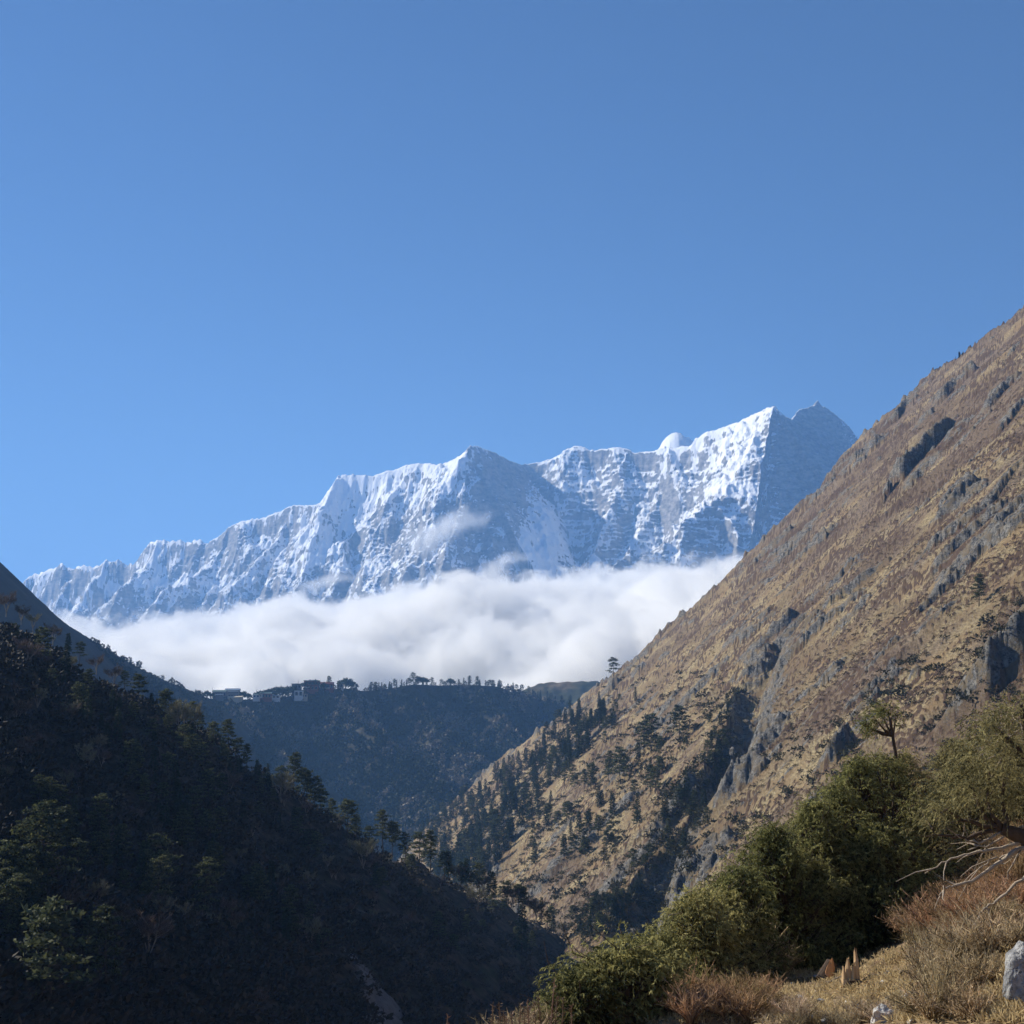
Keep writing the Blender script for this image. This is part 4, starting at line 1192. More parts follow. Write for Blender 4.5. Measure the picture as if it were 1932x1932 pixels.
def juniper_meshes(seed, h, rx, clumps=110, per=17, prof=0.75, tone0=0.5, lean=(0, 0)):
    r = np.random.default_rng(seed); tr = PB(); cr = PB()
    stems = []
    for k in range(4):
        az = k * 1.57 + r.uniform(-0.5, 0.5)
        top = np.array([math.cos(az) * rx * r.uniform(0.1, 0.45) + lean[0] * h, math.sin(az) * rx * r.uniform(0.1, 0.45) + lean[1] * h, h * r.uniform(0.6, 0.95)])
        ts = np.linspace(0, 1, 6)[:, None]
        path = ts * top + np.array([math.cos(az), math.sin(az), 0]) * rx * 0.18 * np.sin(ts * 3.1) + r.normal(0, 0.05, (6, 3)) * ts
        path[0] = [0.08 * math.cos(az), 0.08 * math.sin(az), -0.35]
        tr.tube(path, np.linspace(0.085, 0.018, 6), 6)
        stems.append(path)
    for i in range(clumps):
        f = ((i + r.uniform()) / clumps) ** 1.1
        R = rx * (1 - f ** 2.0) ** prof * (0.72 + 0.5 * r.uniform()) * (0.55 + 0.45 * min(1, f / 0.18)) + 0.10
        az = r.uniform(0, 6.283)
        R *= 0.78 + 0.75 * float(pn(az * 1.1 + seed, f * 3.3, 71))
        rad = R * math.sqrt(r.uniform(0.30, 1.0))
        c = np.array([math.cos(az) * rad + lean[0] * h * f, math.sin(az) * rad + lean[1] * h * f, 0.12 + h * f * 0.97])
        st = stems[int(r.integers(0, 4))]
        o = st[min(5, max(1, int(f * 5)))] * 0.9
        mid = (o + c) / 2 + r.normal(0, 0.08, 3) - [0, 0, 0.06]
        tr.tube(np.stack([o, mid, c]), [0.030, 0.020, 0.008], 4)
        out = unit(np.array([math.cos(az), math.sin(az), 0.35 + f]))
        strands(cr, c, out, per, r, tone0=tone0 + r.normal(0, 0.12) + 0.10 * (f - 0.5))
        if f > 0.35 and i % 3 == 0:                # leading shoots stand out of the crown
            strands(cr, c + out * 0.15, unit(out * 0.5 + [0, 0, 1.2]), 3, r, L=(0.30, 0.55), blades=16, spread=0.07, tone0=tone0 + 0.12)
        if i % 9 == 0: tr.tube(np.stack([c, c + out * 0.3 + r.normal(0, 0.08, 3), c + out * 0.55 + r.normal(0, 0.15, 3)]), [0.010, 0.007, 0.003], 4)
    return tr, cr
def juniper(px, py, hpx, wpx, label, seed, dd=0.0, tone0=0.5, prof=0.75, mat=None, lean=(0, 0), clumps=None):
    q = fg_at(px, py)
    if dd:
        u, v = uv(px, py)
        d = min(q.y + dd, float(np.interp(u, FE_U, FE_Y)) - 0.2)
        q = Vector((float(u) * d, d, 0)); q.z = float(fg_height(q.x, q.y))
    top_v = uv(px, py - hpx)[1]
    h = max(0.5, 0.88 * float(top_v * q.y - q.z))
    rx = 1.3 * wpx / FPX * q.y / 2
    n = clumps or int(np.clip(84 * (h * rx * 2) ** 0.8, 60, 360))
    tr, cr = juniper_meshes(seed, h, rx, n, 17, prof, tone0, lean)
    return plant_root("juniper_bush", q, label, "juniper", None, 0, 1.0, [("stem", tr.mesh("juniper_stem", M_JBARK, True)), ("crown", cr.mesh("juniper_crown", mat or M_JUN))])
juniper(1098, 1945, 100, 82, "small grey green juniper bush at the bottom beside the dry stalks", 1001, 0, 0.35, 0.6)
juniper(1185, 1915, 125, 130, "bright green juniper bush right of the small grey green one", 1002, 0, 0.62)
juniper(1245, 1855, 95, 95, "low green juniper bush behind the white rocks", 1003, 0, 0.55)
juniper(1315, 1815, 135, 140, "rounded green juniper bush at the rim of the bank above the gully mouth", 1004, 0, 0.6)
juniper(1395, 1790, 165, 130, "green juniper bush on the rim between the rounded bush and the tall juniper mass", 1005, 1.5, 0.55)
juniper(1460, 1770, 235, 150, "tall green juniper at the left shoulder of the big juniper mass", 1006, 2.0, 0.5)
juniper(1555, 1800, 255, 190, "broad juniper with drooping sprays right behind the cut stumps", 1007, 1.0, 0.48, 0.6)
juniper(1650, 1800, 250, 190, "broad dark based juniper right of the stumps with a black shadow beneath", 1008, 1.5, 0.5, 0.6)
juniper(1540, 1740, 260, 190, "juniper with a pointed top in the left half of the big mass", 1009, 5.0, 0.5, 0.7)
juniper(1625, 1740, 350, 210, "tallest juniper in the middle of the big green mass", 1010, 5.5, 0.45, 0.8)
juniper(1715, 1730, 340, 190, "tall yellowish juniper on the right of the big green mass", 1011, 5.5, 0.5, 0.75, M_JUNY)
juniper(1770, 1690, 230, 150, "yellowish juniper bush behind the bare branches of the right tree", 1012, 6.0, 0.5, 0.7, M_JUNY)
juniper(1810, 1560, 190, 170, "yellow green juniper above the bare branches near the right edge", 1013, 2.0, 0.5, 0.7, M_JUNY)
juniper(1905, 1530, 160, 150, "drooping yellow green juniper at the right edge beyond the bare tree", 1014, 3.0, 0.45, 0.7, M_JUNY)

juniper(1500, 1790, 200, 170, "green juniper filling the left front of the big mass beside the rusty shrub", 1015, 0.5, 0.56, 0.6)
juniper(1590, 1745, 300, 200, "dense green juniper behind the broad drooping ones in the big mass", 1016, 6.0, 0.48, 0.65)
juniper(1675, 1720, 330, 220, "full olive juniper under the bare trunked one", 1017, 6.0, 0.45, 0.6)
juniper(1365, 1800, 120, 130, "low green juniper between the two rim bushes", 1018, 1.0, 0.6, 0.6)

# the juniper with a bare dark trunk that rises above the mass
def snag():
    d = fg_at(1690, 1740).y
    u, v = uv(1690, 1700); q = Vector((float(u) * d, d, 0)); q.z = float(fg_height(q.x, q.y))
    r = np.random.default_rng(77); tr = PB(); cr = PB()
    def L(x, y, dd=0): p = at(x, y, d + dd) - q; return np.array(p)
    path = np.stack([np.array([0, 0, -0.4]), L(1694, 1560), L(1692, 1450), L(1689, 1420), L(1684, 1388), L(1680, 1356)])
    tr.tube(path, [0.11, 0.085, 0.06, 0.05, 0.042, 0.028], 7)
    for tip in ((1644, 1376, 0.2), (1652, 1358, -0.3), (1664, 1348, 0.2), (1676, 1342, -0.1), (1660, 1368, 0), (1690, 1350, 0.3), (1632, 1366, -.2)):
        e = L(*tip); m = (path[-2] + e) / 2 + [0, 0, -0.05]
        tr.tube(np.stack([path[-2], m, e]), [0.045, 0.03, 0.012], 4)
        for k in range(4):
            c = e + r.normal(0, 0.16, 3)
            strands(cr, c, unit(np.array([tip[0] - 1684.0, 0, 20.0])), 15, r, tone0=0.38)
    for k in range(5):
        c = L(1690 + r.uniform(-34, 40), 1445 + r.uniform(-14, 30), r.uniform(-.5, .5))
        strands(cr, c, np.array([0, 0, 1.0]), 26, r, tone0=0.45)
    plant_root("juniper_tree", q, "juniper with a bare dark trunk and small flat crown rising above the green mass", "juniper", None, 0, 1.0,
               [("trunk", tr.mesh("snag_trunk", M_JBARK, True)), ("crown", cr.mesh("snag_crown", M_JUN))])
snag()

# the half bare juniper leaning in from the right edge
def bare_tree():
    d = 17.0
    u, v = uv(2005, 1700); q = Vector((float(u) * d, d, 0)); q.z = float(fg_height(q.x, q.y))
    r = np.random.default_rng(78); tr = PB(); dk = PB(); pl = PB(); cr = PB()
    def L(x, y, dd=0): return np.array(at(x, y, d + dd) - q)
    hub = L(1888, 1563)
    tr.tube(np.stack([np.array([0, 0, -0.4]), L(1998, 1660), L(1972, 1600), L(1932, 1580), hub]), [0.15, 0.14, 0.12, 0.10, 0.065], 8)
    tr.tube(np.stack([L(1972, 1600), L(1960, 1520), L(1945, 1440), L(1935, 1370), L(1925, 1330)]), [0.11, 0.09, 0.07, 0.05, 0.025], 7)
    tr.tube(np.stack([L(1945, 1440), L(1915, 1410), L(1890, 1385), L(1868, 1365)]), [0.05, 0.04, 0.03, 0.015], 5)
    limbs = []
    def br(kind, pts, r0, r1=0.006, forks=3):
        B = PB(); limbs.append((kind, B))
        P = np.stack([L(*p) for p in pts])
        # a few extra points so that the branch bends
        t = np.linspace(0, len(P) - 1, 3 * len(P)); Q = np.stack([np.interp(t, np.arange(len(P)), P[:, k]) for k in range(3)], 1)
        Q[1:-1] += r.normal(0, 0.014, (len(Q) - 2, 3))
        B.tube(Q, np.linspace(r0, r1, len(Q)), 5)
        for f in range(forks):
            i = int(r.integers(len(Q) // 3, len(Q) - 1))
            dv = unit(Q[i] - Q[i - 1] + r.normal(0, 0.5, 3) * np.linalg.norm(Q[i] - Q[i - 1]))
            l = r.uniform(0.15, 0.45)
            B.tube(np.stack([Q[i], Q[i] + dv * l * 0.5 + r.normal(0, 0.02, 3), Q[i] + dv * l + [0, 0, r.uniform(-0.08, 0.06)]]), [r0 * 0.35 + 0.003, 0.006, 0.003], 4)
        return Q
    for pts, r0 in (([(1888, 1563), (1862, 1548), (1845, 1520), (1835, 1480)], 0.045), ([(1888, 1563), (1850, 1556), (1812, 1546), (1785, 1530), (1764, 1538)], 0.035), ([(1888, 1563), (1868, 1535), (1862, 1500), (1866, 1455)], 0.04),
                    ([(1888, 1563), (1840, 1574), (1800, 1580), (1770, 1578), (1752, 1565)], 0.03), ([(1900, 1555), (1890, 1510), (1884, 1470)], 0.04)):
        br('dark', pts, r0)
    for pts, r0 in (([(1932, 1588), (1890, 1600), (1850, 1606), (1812, 1612), (1782, 1626), (1745, 1648)], 0.028), ([(1945, 1590), (1905, 1612), (1868, 1640), (1830, 1664), (1800, 1672), (1784, 1672), (1772, 1690)], 0.034),
                    ([(1888, 1570), (1850, 1590), (1822, 1588), (1806, 1576)], 0.02), ([(1932, 1560), (1902, 1572), (1868, 1596), (1826, 1604)], 0.022), ([(1905, 1612), (1870, 1622), (1846, 1640)], 0.014),
                    ([(1950, 1640), (1915, 1668), (1882, 1700), (1862, 1712), (1846, 1730), (1838, 1760), (1846, 1790)], 0.022), ([(1862, 1712), (1868, 1730), (1866, 1770), (1872, 1800)], 0.014), ([(1846, 1730), (1858, 1752), (1864, 1756)], 0.010),
                    ([(1935, 1370), (1905, 1392), (1890, 1420), (1888, 1450)], 0.018), ([(1930, 1345), (1900, 1350), (1890, 1372)], 0.014), ([(1960, 1560), (1930, 1600), (1900, 1650), (1895, 1670)], 0.012)):
        br('pale', pts, r0)
    cl = [(1866, 1362), (1885, 1348), (1905, 1340), (1925, 1338), (1850, 1378), (1872, 1392), (1898, 1378), (1922, 1385), (1838, 1402), (1858, 1418), (1884, 1412), (1912, 1425), (1932, 1440), (1822, 1428), (1842, 1445), (1868, 1446), (1895, 1455), (1920, 1470),
          (1808, 1455), (1828, 1472), (1852, 1478), (1880, 1485), (1905, 1500), (1930, 1500), (1790, 1480), (1812, 1496), (1840, 1505), (1866, 1508), (1776, 1508), (1796, 1520), (1762, 1530), (1895, 1522), (1922, 1525), (1950, 1400), (1955, 1350), (1960, 1470), (1750, 1548)]
    for (x, y) in cl:
        for k in range(3):
            c = L(x + r.uniform(-12, 12), y + r.uniform(-12, 12), r.uniform(-0.7, 0.7))
            strands(cr, c, unit(np.array([x - 1930.0, -25, 35.0])), 18, r, L=(0.12, 0.28), blades=12, wid=(0.008, 0.014), bl=(0.022, 0.05), spread=0.10, tone0=0.45 + r.normal(0, 0.12))
    plant_root("juniper_tree", q, "half bare juniper leaning in from the right edge with dark and bleached branches", "juniper", None, 0, 1.0,
               [("trunk", tr.mesh("bare_trunk", M_JBARK, True)), *[("dark_limb" if k_ == "dark" else "bleached_limb", b_.mesh("limb", M_JBARK if k_ == "dark" else M_DEAD, True)) for k_, b_ in limbs], ("crown", cr.mesh("bare_crown", M_JUNY))])
bare_tree()

# ------------------------------------------------------------------ dry shrubs
M_SH = [leaf_mat("shrub_red_twigs", (0.085, 0.056, 0.030), (0.60, 0.41, 0.22), 0.3), leaf_mat("shrub_grey_twigs", (0.09, 0.068, 0.046), (0.68, 0.52, 0.34), 0.3),
        leaf_mat("shrub_orange_twigs", (0.10, 0.062, 0.034), (0.56, 0.36, 0.20), 0.3), leaf_mat("shrub_olive_twigs", (0.075, 0.058, 0.034), (0.62, 0.48, 0.28), 0.3)]
def shrub_mesh(seed, h, rad, n_stem, leafy):
    r = np.random.default_rng(seed); p = PB()
    for i in range(n_stem):
        az = r.uniform(0, 6.283); o = math.sqrt(r.uniform(0, 1))
        d = unit(np.array([math.cos(az) * o * rad, math.sin(az) * o * rad, h * r.uniform(0.6, 1.0)]))
        L = h * r.uniform(0.75, 1.25)
        t = np.linspace(0, 1, 5)[:, None]
        path = d * L * t + np.array([math.cos(az), math.sin(az), -0.4]) * 0.15 * L * t ** 2 + r.normal(0, 0.03 * h, (5, 3)) * t
        path[0, 2] = -0.12
        tn = r.uniform(0.0, 1.0)
        p.tube(path, np.linspace(0.014, 0.006, 5), 3, tn)
        m = int(r.integers(9, 15))
        tt = r.uniform(0.25, 1.0, m)
        b = np.stack([np.interp(tt, t[:, 0], path[:, k]) for k in range(3)], 1)
        dv = unit(d * 0.8 + r.normal(0, 0.6, (m, 3)) + [0, 0, 0.2])
        ln = r.uniform(0.10, 0.30, m) * (h + 0.25)
        p.blades(b, dv, ln, r.uniform(0.012, 0.024, m), np.clip(tn + r.normal(0, 0.25, m), 0, 1), r, -0.05, 0.3)
        if leafy:
            k = int(leafy * m)
            j = r.integers(0, m, k)
            bb = b[j] + dv[j] * (ln[j] * r.uniform(0.2, 1.0, k))[:, None]
            p.blades(bb, sphere_dirs(r, k), r.uniform(0.025, 0.055, k), r.uniform(0.014, 0.028, k), np.clip(r.normal(0.5, 0.25, k), 0, 1), r)
    return p
SH_V = [shrub_mesh(1100 + i, h, rad, n, lf) for i, (h, rad, n, lf) in enumerate(((0.75, 0.8, 44, 1.6), (0.95, 0.9, 46, 0.8), (0.6, 0.8, 40, 2.0), (1.1, 0.85, 40, 0.4)))]
SHRUB = {}
def shrub_kind(mi):
    if mi not in SHRUB:
        SHRUB[mi] = Kind("dry_shrub", "shrub", [[("twigs", p.mesh("dry_shrub_twigs", M_SH[mi]))] for p in SH_V])
    return SHRUB[mi]
SH_ZONES = [  # polygon, number, material, scale, label, group
    ([(1230, 1850), (1330, 1800), (1440, 1790), (1500, 1850), (1420, 1932), (1130, 1932), (1170, 1900)], 58, 0, (0.3, 0.55), "reddish brown leafless shrub below the junipers, left of the clearing", "reddish shrubs left of the clearing"),
    ([(1360, 1740), (1480, 1760), (1500, 1800), (1400, 1830), (1340, 1810)], 12, 1, (0.6, 1.0), "grey brown twiggy shrub at the foot of the junipers by the rim", "grey shrubs at the foot of the junipers"),
    ([(1440, 1915), (1700, 1910), (1720, 1950), (1400, 1950)], 14, 1, (0.18, 0.30), "grey brown twiggy shrub along the bottom edge below the stumps", "grey shrubs below the stumps"),
    ([(1725, 1800), (1932, 1740), (1932, 1800), (1870, 1830), (1860, 1932), (1740, 1932)], 60, 3, (0.28, 0.55), "olive brown twiggy shrub in the bottom right corner near the pale boulder", "olive brown shrubs near the boulder"),
    ([(1740, 1640), (1932, 1610), (1932, 1780), (1720, 1800)], 60, 2, (0.38, 0.7), "rusty orange brown shrub on the bank below the bare branches", "rusty shrubs below the bare branches"),
    ([(1780, 1540), (1932, 1520), (1932, 1620), (1760, 1640)], 28, 0, (0.6, 1.0), "reddish shrub on the slope behind the bare branches", "reddish shrubs behind the bare branches"),
    ([(1640, 1790), (1730, 1690), (1790, 1640), (1760, 1780)], 16, 2, (0.5, 0.8), "rusty shrub in the shade at the foot of the big junipers", "rusty shrubs at the foot of the big junipers"),
    ([(905, 1932), (1000, 1925), (1080, 1920), (1090, 1945), (905, 1950)], 14, 3, (0.3, 0.5), "low olive brown shrub at the bottom edge among the dry stalks", "low shrubs among the dry stalks"),
]
for poly, n, mi, (s0, s1), lab, grp in SH_ZONES:
    for cx, cy_ in px_inside(poly, n, rj):
        q = fg_at(cx, cy_)
        shrub_kind(mi).put(q, rj.uniform(0, 6.28), (rj.uniform(s0, s1), rj.uniform(s0, s1), rj.uniform(s0, s1)), lab, grp)
q = fg_at(1432, 1785)
shrub_kind(3).put(q, 1.0, 1.15, "tall olive brown shrub in front of the junipers, left of the clearing", None, 1)

# dry grass between the shrubs
def build_grass():
    r = np.random.default_rng(1300); p = PB()
    pts = np.concatenate([px_inside([(1130, 1932), (1250, 1840), (1430, 1800), (1700, 1790), (1932, 1700), (1932, 1932)], 2600, r), px_inside([(1480, 1800), (1700, 1800), (1720, 1880), (1440, 1890)], 220, r),
                          px_inside([(900, 1932), (1100, 1915), (1130, 1940), (900, 1960)], 160, r), px_inside([(1750, 1540), (1932, 1500), (1932, 1700), (1720, 1780)], 900, r)])
    for cx, cy_ in pts:
        q = fg_at(cx, cy_)
        n = int(r.integers(8, 15))
        b = np.array(q) + r.normal(0, 0.06, (n, 3)) * [1, 1, 0]
        dv = unit(r.normal(0, 0.55, (n, 3)) + [0, 0, 0.8])
        p.blades(b, dv, r.uniform(0.05, 0.17, n), r.uniform(0.012, 0.022, n), np.clip(r.normal(0.6, 0.25, n), 0, 1), r, 0.25)
    o = new_obj("dry_grass", p.mesh("dry_grass", leaf_mat("straw", (0.26, 0.175, 0.09), (0.78, 0.60, 0.34), 0.45)))
    tag(o, "short straw coloured grass on the near bank", None, None, "stuff")
build_grass()

# spiky dry stalks at the bottom edge
def stalk_mesh(seed, h):
    r = np.random.default_rng(seed); p = PB()
    z = np.linspace(-0.05, h, 8); pth = np.stack([0.02 * np.sin(z * 5 + seed), 0.02 * np.cos(z * 4), z], 1)
    p.tube(pth, np.linspace(0.010, 0.004, 8), 4, 0.5)
    n = int(80 * h + 20); t = r.uniform(0.25, 1, n)
    b = np.stack([np.interp(t * h, z, pth[:, k]) for k in range(3)], 1)
    dv = unit(r.normal(0, 1, (n, 3)) * [1, 1, 0.3] + [0, 0, 0.7])
    p.blades(b, dv, r.uniform(0.02, 0.055, n), r.uniform(0.008, 0.014, n), r.uniform(0.2, 0.9, n), r)
    return p
M_STALK = leaf_mat("dry_stalk", (0.07, 0.045, 0.03), (0.24, 0.155, 0.10), 0.1)
for i, (sx, sy) in enumerate(((926, 1896), (940, 1890), (950, 1910), (959, 1919), (969, 1911), (980, 1894), (986, 1898), (993, 1887), (1008, 1889), (1020, 1877), (1044, 1844), (1048, 1880), (1058, 1881), (1075, 1896), (846, 1914))):
    d = 14.0 + rj.uniform(-1.5, 2.5)
    u, v = uv(sx, sy); x = float(u) * d; z0 = float(fg_height(x, d)); h = float(v) * d - z0
    if h < 0.1: h = 0.2
    lab = "tallest spiky dry stalk, left of the small grey green juniper" if sy == 1844 else "single dry stalk standing apart at the bottom of the dark slope" if sx == 846 else "thin spiky dry stalk at the bottom edge in front of the dark slope"
    o = new_obj("dry_stalk", stalk_mesh(1400 + i, h).mesh("dry_stalk", M_STALK))
    o.location = (x, d, z0)
    tag(o, lab, "plant stalk", None if sy == 1844 or sx == 846 else "spiky dry stalks")

# ------------------------------------------------------------------ rocks, stumps, fallen wood
def rock_mat(name, dark, light, sc=3.0):
    T = NT(name)
    c = T.mix(T.ramp(T.noise(sc, 6, 0.65), 0.35, 0.65), dark, light)
    c = T.mix(T.ramp(T.noise(sc * 2.3, 5, 0.7), 0.58, 0.66), c, (0.12, 0.115, 0.105))
    T.base(c); T.normal(T.bump(T.noise(sc * 5, 5, 0.7), 0.8, 0.03))
    return T.m
M_ROCKW = rock_mat("pale_rock", (0.36, 0.34, 0.31), (0.70, 0.68, 0.64))
M_ROCKG = rock_mat("grey_rock", (0.20, 0.20, 0.20), (0.46, 0.45, 0.43), 7.0)
def rock(loc, size, seed, label, mat, rz=0.0):
    bm = bmesh.new(); bmesh.ops.create_icosphere(bm, subdivisions=5 if size[0] > 0.09 else 3, radius=1.0)
    r = np.random.default_rng(seed)
    cuts = [(Vector(sphere_dirs(r, 1)[0]), r.uniform(0.45, 0.82)) for _ in range(13)]
    for v in bm.verts:
        for nrm, dd in cuts:                       # planes shear the ball into a blocky stone
            k = v.co.dot(nrm) - dd
            if k > 0: v.co -= nrm * k * 0.92
        k = 1 + 0.11 * float(fbm(v.co.x * 2 + seed, v.co.y * 2 + v.co.z * 3, 3, seed % 90))
        v.co = Vector((v.co.x * size[0] * k, v.co.y * size[1] * k, v.co.z * size[2] * k))
    m = bpy.data.meshes.new("rock"); bm.to_mesh(m); bm.free(); m.materials.append(mat)
    o = new_obj("rock", m); o.location = loc; o.rotation_euler = (r.uniform(-.2, .2), r.uniform(-.2, .2), rz)
    tag(o, label, "rock")
    return o
def px_rock(px, py, wpx, hpx, seed, label, mat, depth=None):
    q = fg_at(px, py) if depth is None else at(px, py, depth)
    w = wpx / FPX * q.y / 2; h = hpx / FPX * q.y / 2
    rock(q + Vector((0, 0, h * 0.55)), (w, w * 0.9, h), seed, label, mat)
px_rock(1275, 1872, 30, 20, 1501, "white rock on the bank, uppermost of the pale rocks right of the green juniper", M_ROCKW)
px_rock(1258, 1884, 12, 14, 1502, "small pale stone just below the uppermost white rock", M_ROCKW)
px_rock(1246, 1893, 10, 12, 1503, "smallest pale stone in the row of white rocks", M_ROCKW)
px_rock(1233, 1908, 26, 14, 1504, "flat white rock, lowest in the row beside the green juniper", M_ROCKW)
px_rock(1662, 1935, 52, 56, 1505, "white rock poking through shrubs at the bottom edge below the stumps", M_ROCKW)
px_rock(1938, 1895, 84, 140, 1506, "large pale grey boulder cut by the right edge in the bottom corner", M_ROCKG)
px_rock(1778, 1668, 10, 8, 1507, "small pale stone on the rusty bank under the bare branches", M_ROCKW)
px_rock(1700, 1858, 9, 7, 1508, "tiny grey stone right of the split stump", M_ROCKG)
px_rock(1494, 1858, 8, 7, 1509, "tiny pale stone at the left end of the clearing", M_ROCKW)

for i, (sx_, sy_) in enumerate(px_inside([(1440, 1830), (1700, 1820), (1760, 1932), (1300, 1932), (1260, 1900)], 26, rj)):
    q = fg_at(sx_, sy_); k = rj.uniform(0.03, 0.085)
    rock(q + Vector((0, 0, k * 0.3)), (k, k * rj.uniform(.7, 1.1), k * rj.uniform(.5, .8)), 1520 + i, "small pale stone scattered on the bare ground of the clearing", M_ROCKW if i % 3 else M_ROCKG)["group"] = "small stones in the clearing"
T_ = NT("split_wood")
T_.base(T_.mix(T_.noise(9, 5, 0.65, T_.mapping((1, 1, 0.12))), (0.36, 0.21, 0.10), (0.72, 0.52, 0.30)))
T_.normal(T_.bump(T_.noise(30, 4, 0.6, T_.mapping((1, 1, 0.08))), 0.8, 0.01)); M_WOOD = T_.m
M_WOODO = plain("cut_wood", (0.52, 0.27, 0.12))
def shard(bm, x, y, w, dpt, h, lean, r):
    n = 7; rings = []
    for k, f in enumerate((0, 0.35, 0.7, 0.9, 1.0)):
        ww = w * (1 - 0.75 * f ** 2.5) + 0.003; dd = dpt * (1 - 0.8 * f ** 2) + 0.003
        ring = []
        for i in range(n):
            a = i * 6.283 / n
            ring.append(bm.verts.new((x + lean * f * h + ww * math.cos(a) * r.uniform(.8, 1.2), y + dd * math.sin(a) * r.uniform(.8, 1.2), -0.06 + (h + 0.06) * f * (1 if f < 0.9 else r.uniform(0.82, 1.12)))))
        rings.append(ring)
    for a, b in zip(rings[:-1], rings[1:]):
        for i in range(n): bm.faces.new((a[i], a[(i + 1) % n], b[(i + 1) % n], b[i]))
    bm.faces.new(rings[-1]); bm.faces.new(list(reversed(rings[0])))
def stump():
    q = fg_at(1607, 1858); k = q.y / FPX
    r = np.random.default_rng(5)
    e = empty("tree_stump", q); tag(e, "splintered tree stump of pale fresh wood standing upright in the clearing", "tree stump")
    for (dx, w, h, ln) in ((-12, 5.5, 30, -0.05), (-4, 6, 47, -0.02), (4, 5.5, 34, 0.0), (11, 6, 58, -0.03)):
        bm = bmesh.new(); shard(bm, dx * k, r.uniform(-.03, .03), w * k, w * k * 1.1, h * k, ln, r)
        m = bpy.data.meshes.new("splinter"); bm.to_mesh(m); bm.free(); m.materials.append(M_WOOD)
        new_obj("splinter", m, e)
    bm = bmesh.new(); bmesh.ops.create_cone(bm, cap_ends=True, segments=14, radius1=17 * k, radius2=15 * k, depth=16 * k)
    for v in bm.verts: v.co *= 1 + 0.1 * float(pn(v.co.x * 9, v.co.y * 9 + v.co.z * 5, 4)); v.co.z += 2 * k
    m = bpy.data.meshes.new("bark_base"); bm.to_mesh(m); bm.free(); m.materials.append(M_JBARK); new_obj("bark", m, e)
    # the short cut log beside it
    q2 = fg_at(1560, 1848); k = q2.y / FPX
    e2 = empty("cut_log", q2); tag(e2, "short leaning log with an orange cut face left of the splintered stump", "log")
    bm = bmesh.new(); bmesh.ops.create_cone(bm, cap_ends=True, segments=16, radius1=13 * k, radius2=11 * k, depth=40 * k)
    for v in bm.verts: v.co.x += 0.6 * k * math.sin(v.co.y * 40)
    rot = Matrix.Rotation(math.radians(38), 4, 'Y') @ Matrix.Rotation(math.radians(-25), 4, 'X')
    bmesh.ops.transform(bm, matrix=Matrix.Translation((0, 0, 13 * k)) @ rot, verts=bm.verts)
    m = bpy.data.meshes.new("log_bark"); bm.to_mesh(m); bm.free(); m.materials.append(M_JBARK); new_obj("bark", m, e2)
    bm = bmesh.new(); shard(bm, 0, 0, 10 * k, 5 * k, 36 * k, 0.25, r)
    bmesh.ops.transform(bm, matrix=Matrix.Translation((-2 * k, -13 * k, 0)), verts=bm.verts)
    m = bpy.data.meshes.new("log_face"); bm.to_mesh(m); bm.free(); m.materials.append(M_WOODO); new_obj("cut_face", m, e2)
stump()
M_TWIG = M_DEAD
def fallen(px, py, lpx, ang, seed, label, group=None):
    q = fg_at(px, py); r = np.random.default_rng(seed); L = lpx / FPX * q.y
    p = PB(); t = np.linspace(-0.5, 0.5, 7)
    pth = np.stack([t * L * math.cos(ang), t * L * math.sin(ang), np.zeros(7)], 1) + r.normal(0, 0.03 * L, (7, 3)) * [1, 1, 0.2]
    pth[:, 2] = [float(fg_height(q.x + a[0], q.y + a[1])) - q.z + 0.04 for a in pth]
    p.tube(pth, np.linspace(0.022, 0.008, 7), 5)
    for j in range(2):
        i = int(r.integers(2, 5)); dv = unit(np.array([math.cos(ang + r.choice([-.7, .7])), math.sin(ang + .7), 0.5]))
        p.tube(np.stack([pth[i], pth[i] + dv * L * 0.2, pth[i] + dv * L * 0.34]), [0.012, 0.008, 0.003], 4)
    o = new_obj("fallen_branch", p.mesh("fallen_branch", M_TWIG, True)); o.location = q
    tag(o, label, "branch", group)
for i, (px, py, l, a) in enumerate(((1375, 1872, 60, -0.2), (1440, 1790, 40, 1.2), (1395, 1850, 36, 0.6), (1515, 1848, 40, 0.1), (1580, 1850, 46, 0.3), (1480, 1900, 44, -0.5), (1640, 1905, 60, 0.7), (1700, 1840, 30, 1.3), (1770, 1880, 60, -0.6), (1735, 1800, 50, 0.4), (1540, 1880, 40, 0.9), (1470, 1822, 36, 2.2))):
    if i == 0: fallen(px, py, l, a, 1600, "longest bleached fallen branch, lying left of the clearing")
    else: fallen(px, py, l, a, 1600 + i, "thin bleached fallen branch lying on the near bank", "fallen branches on the bank")
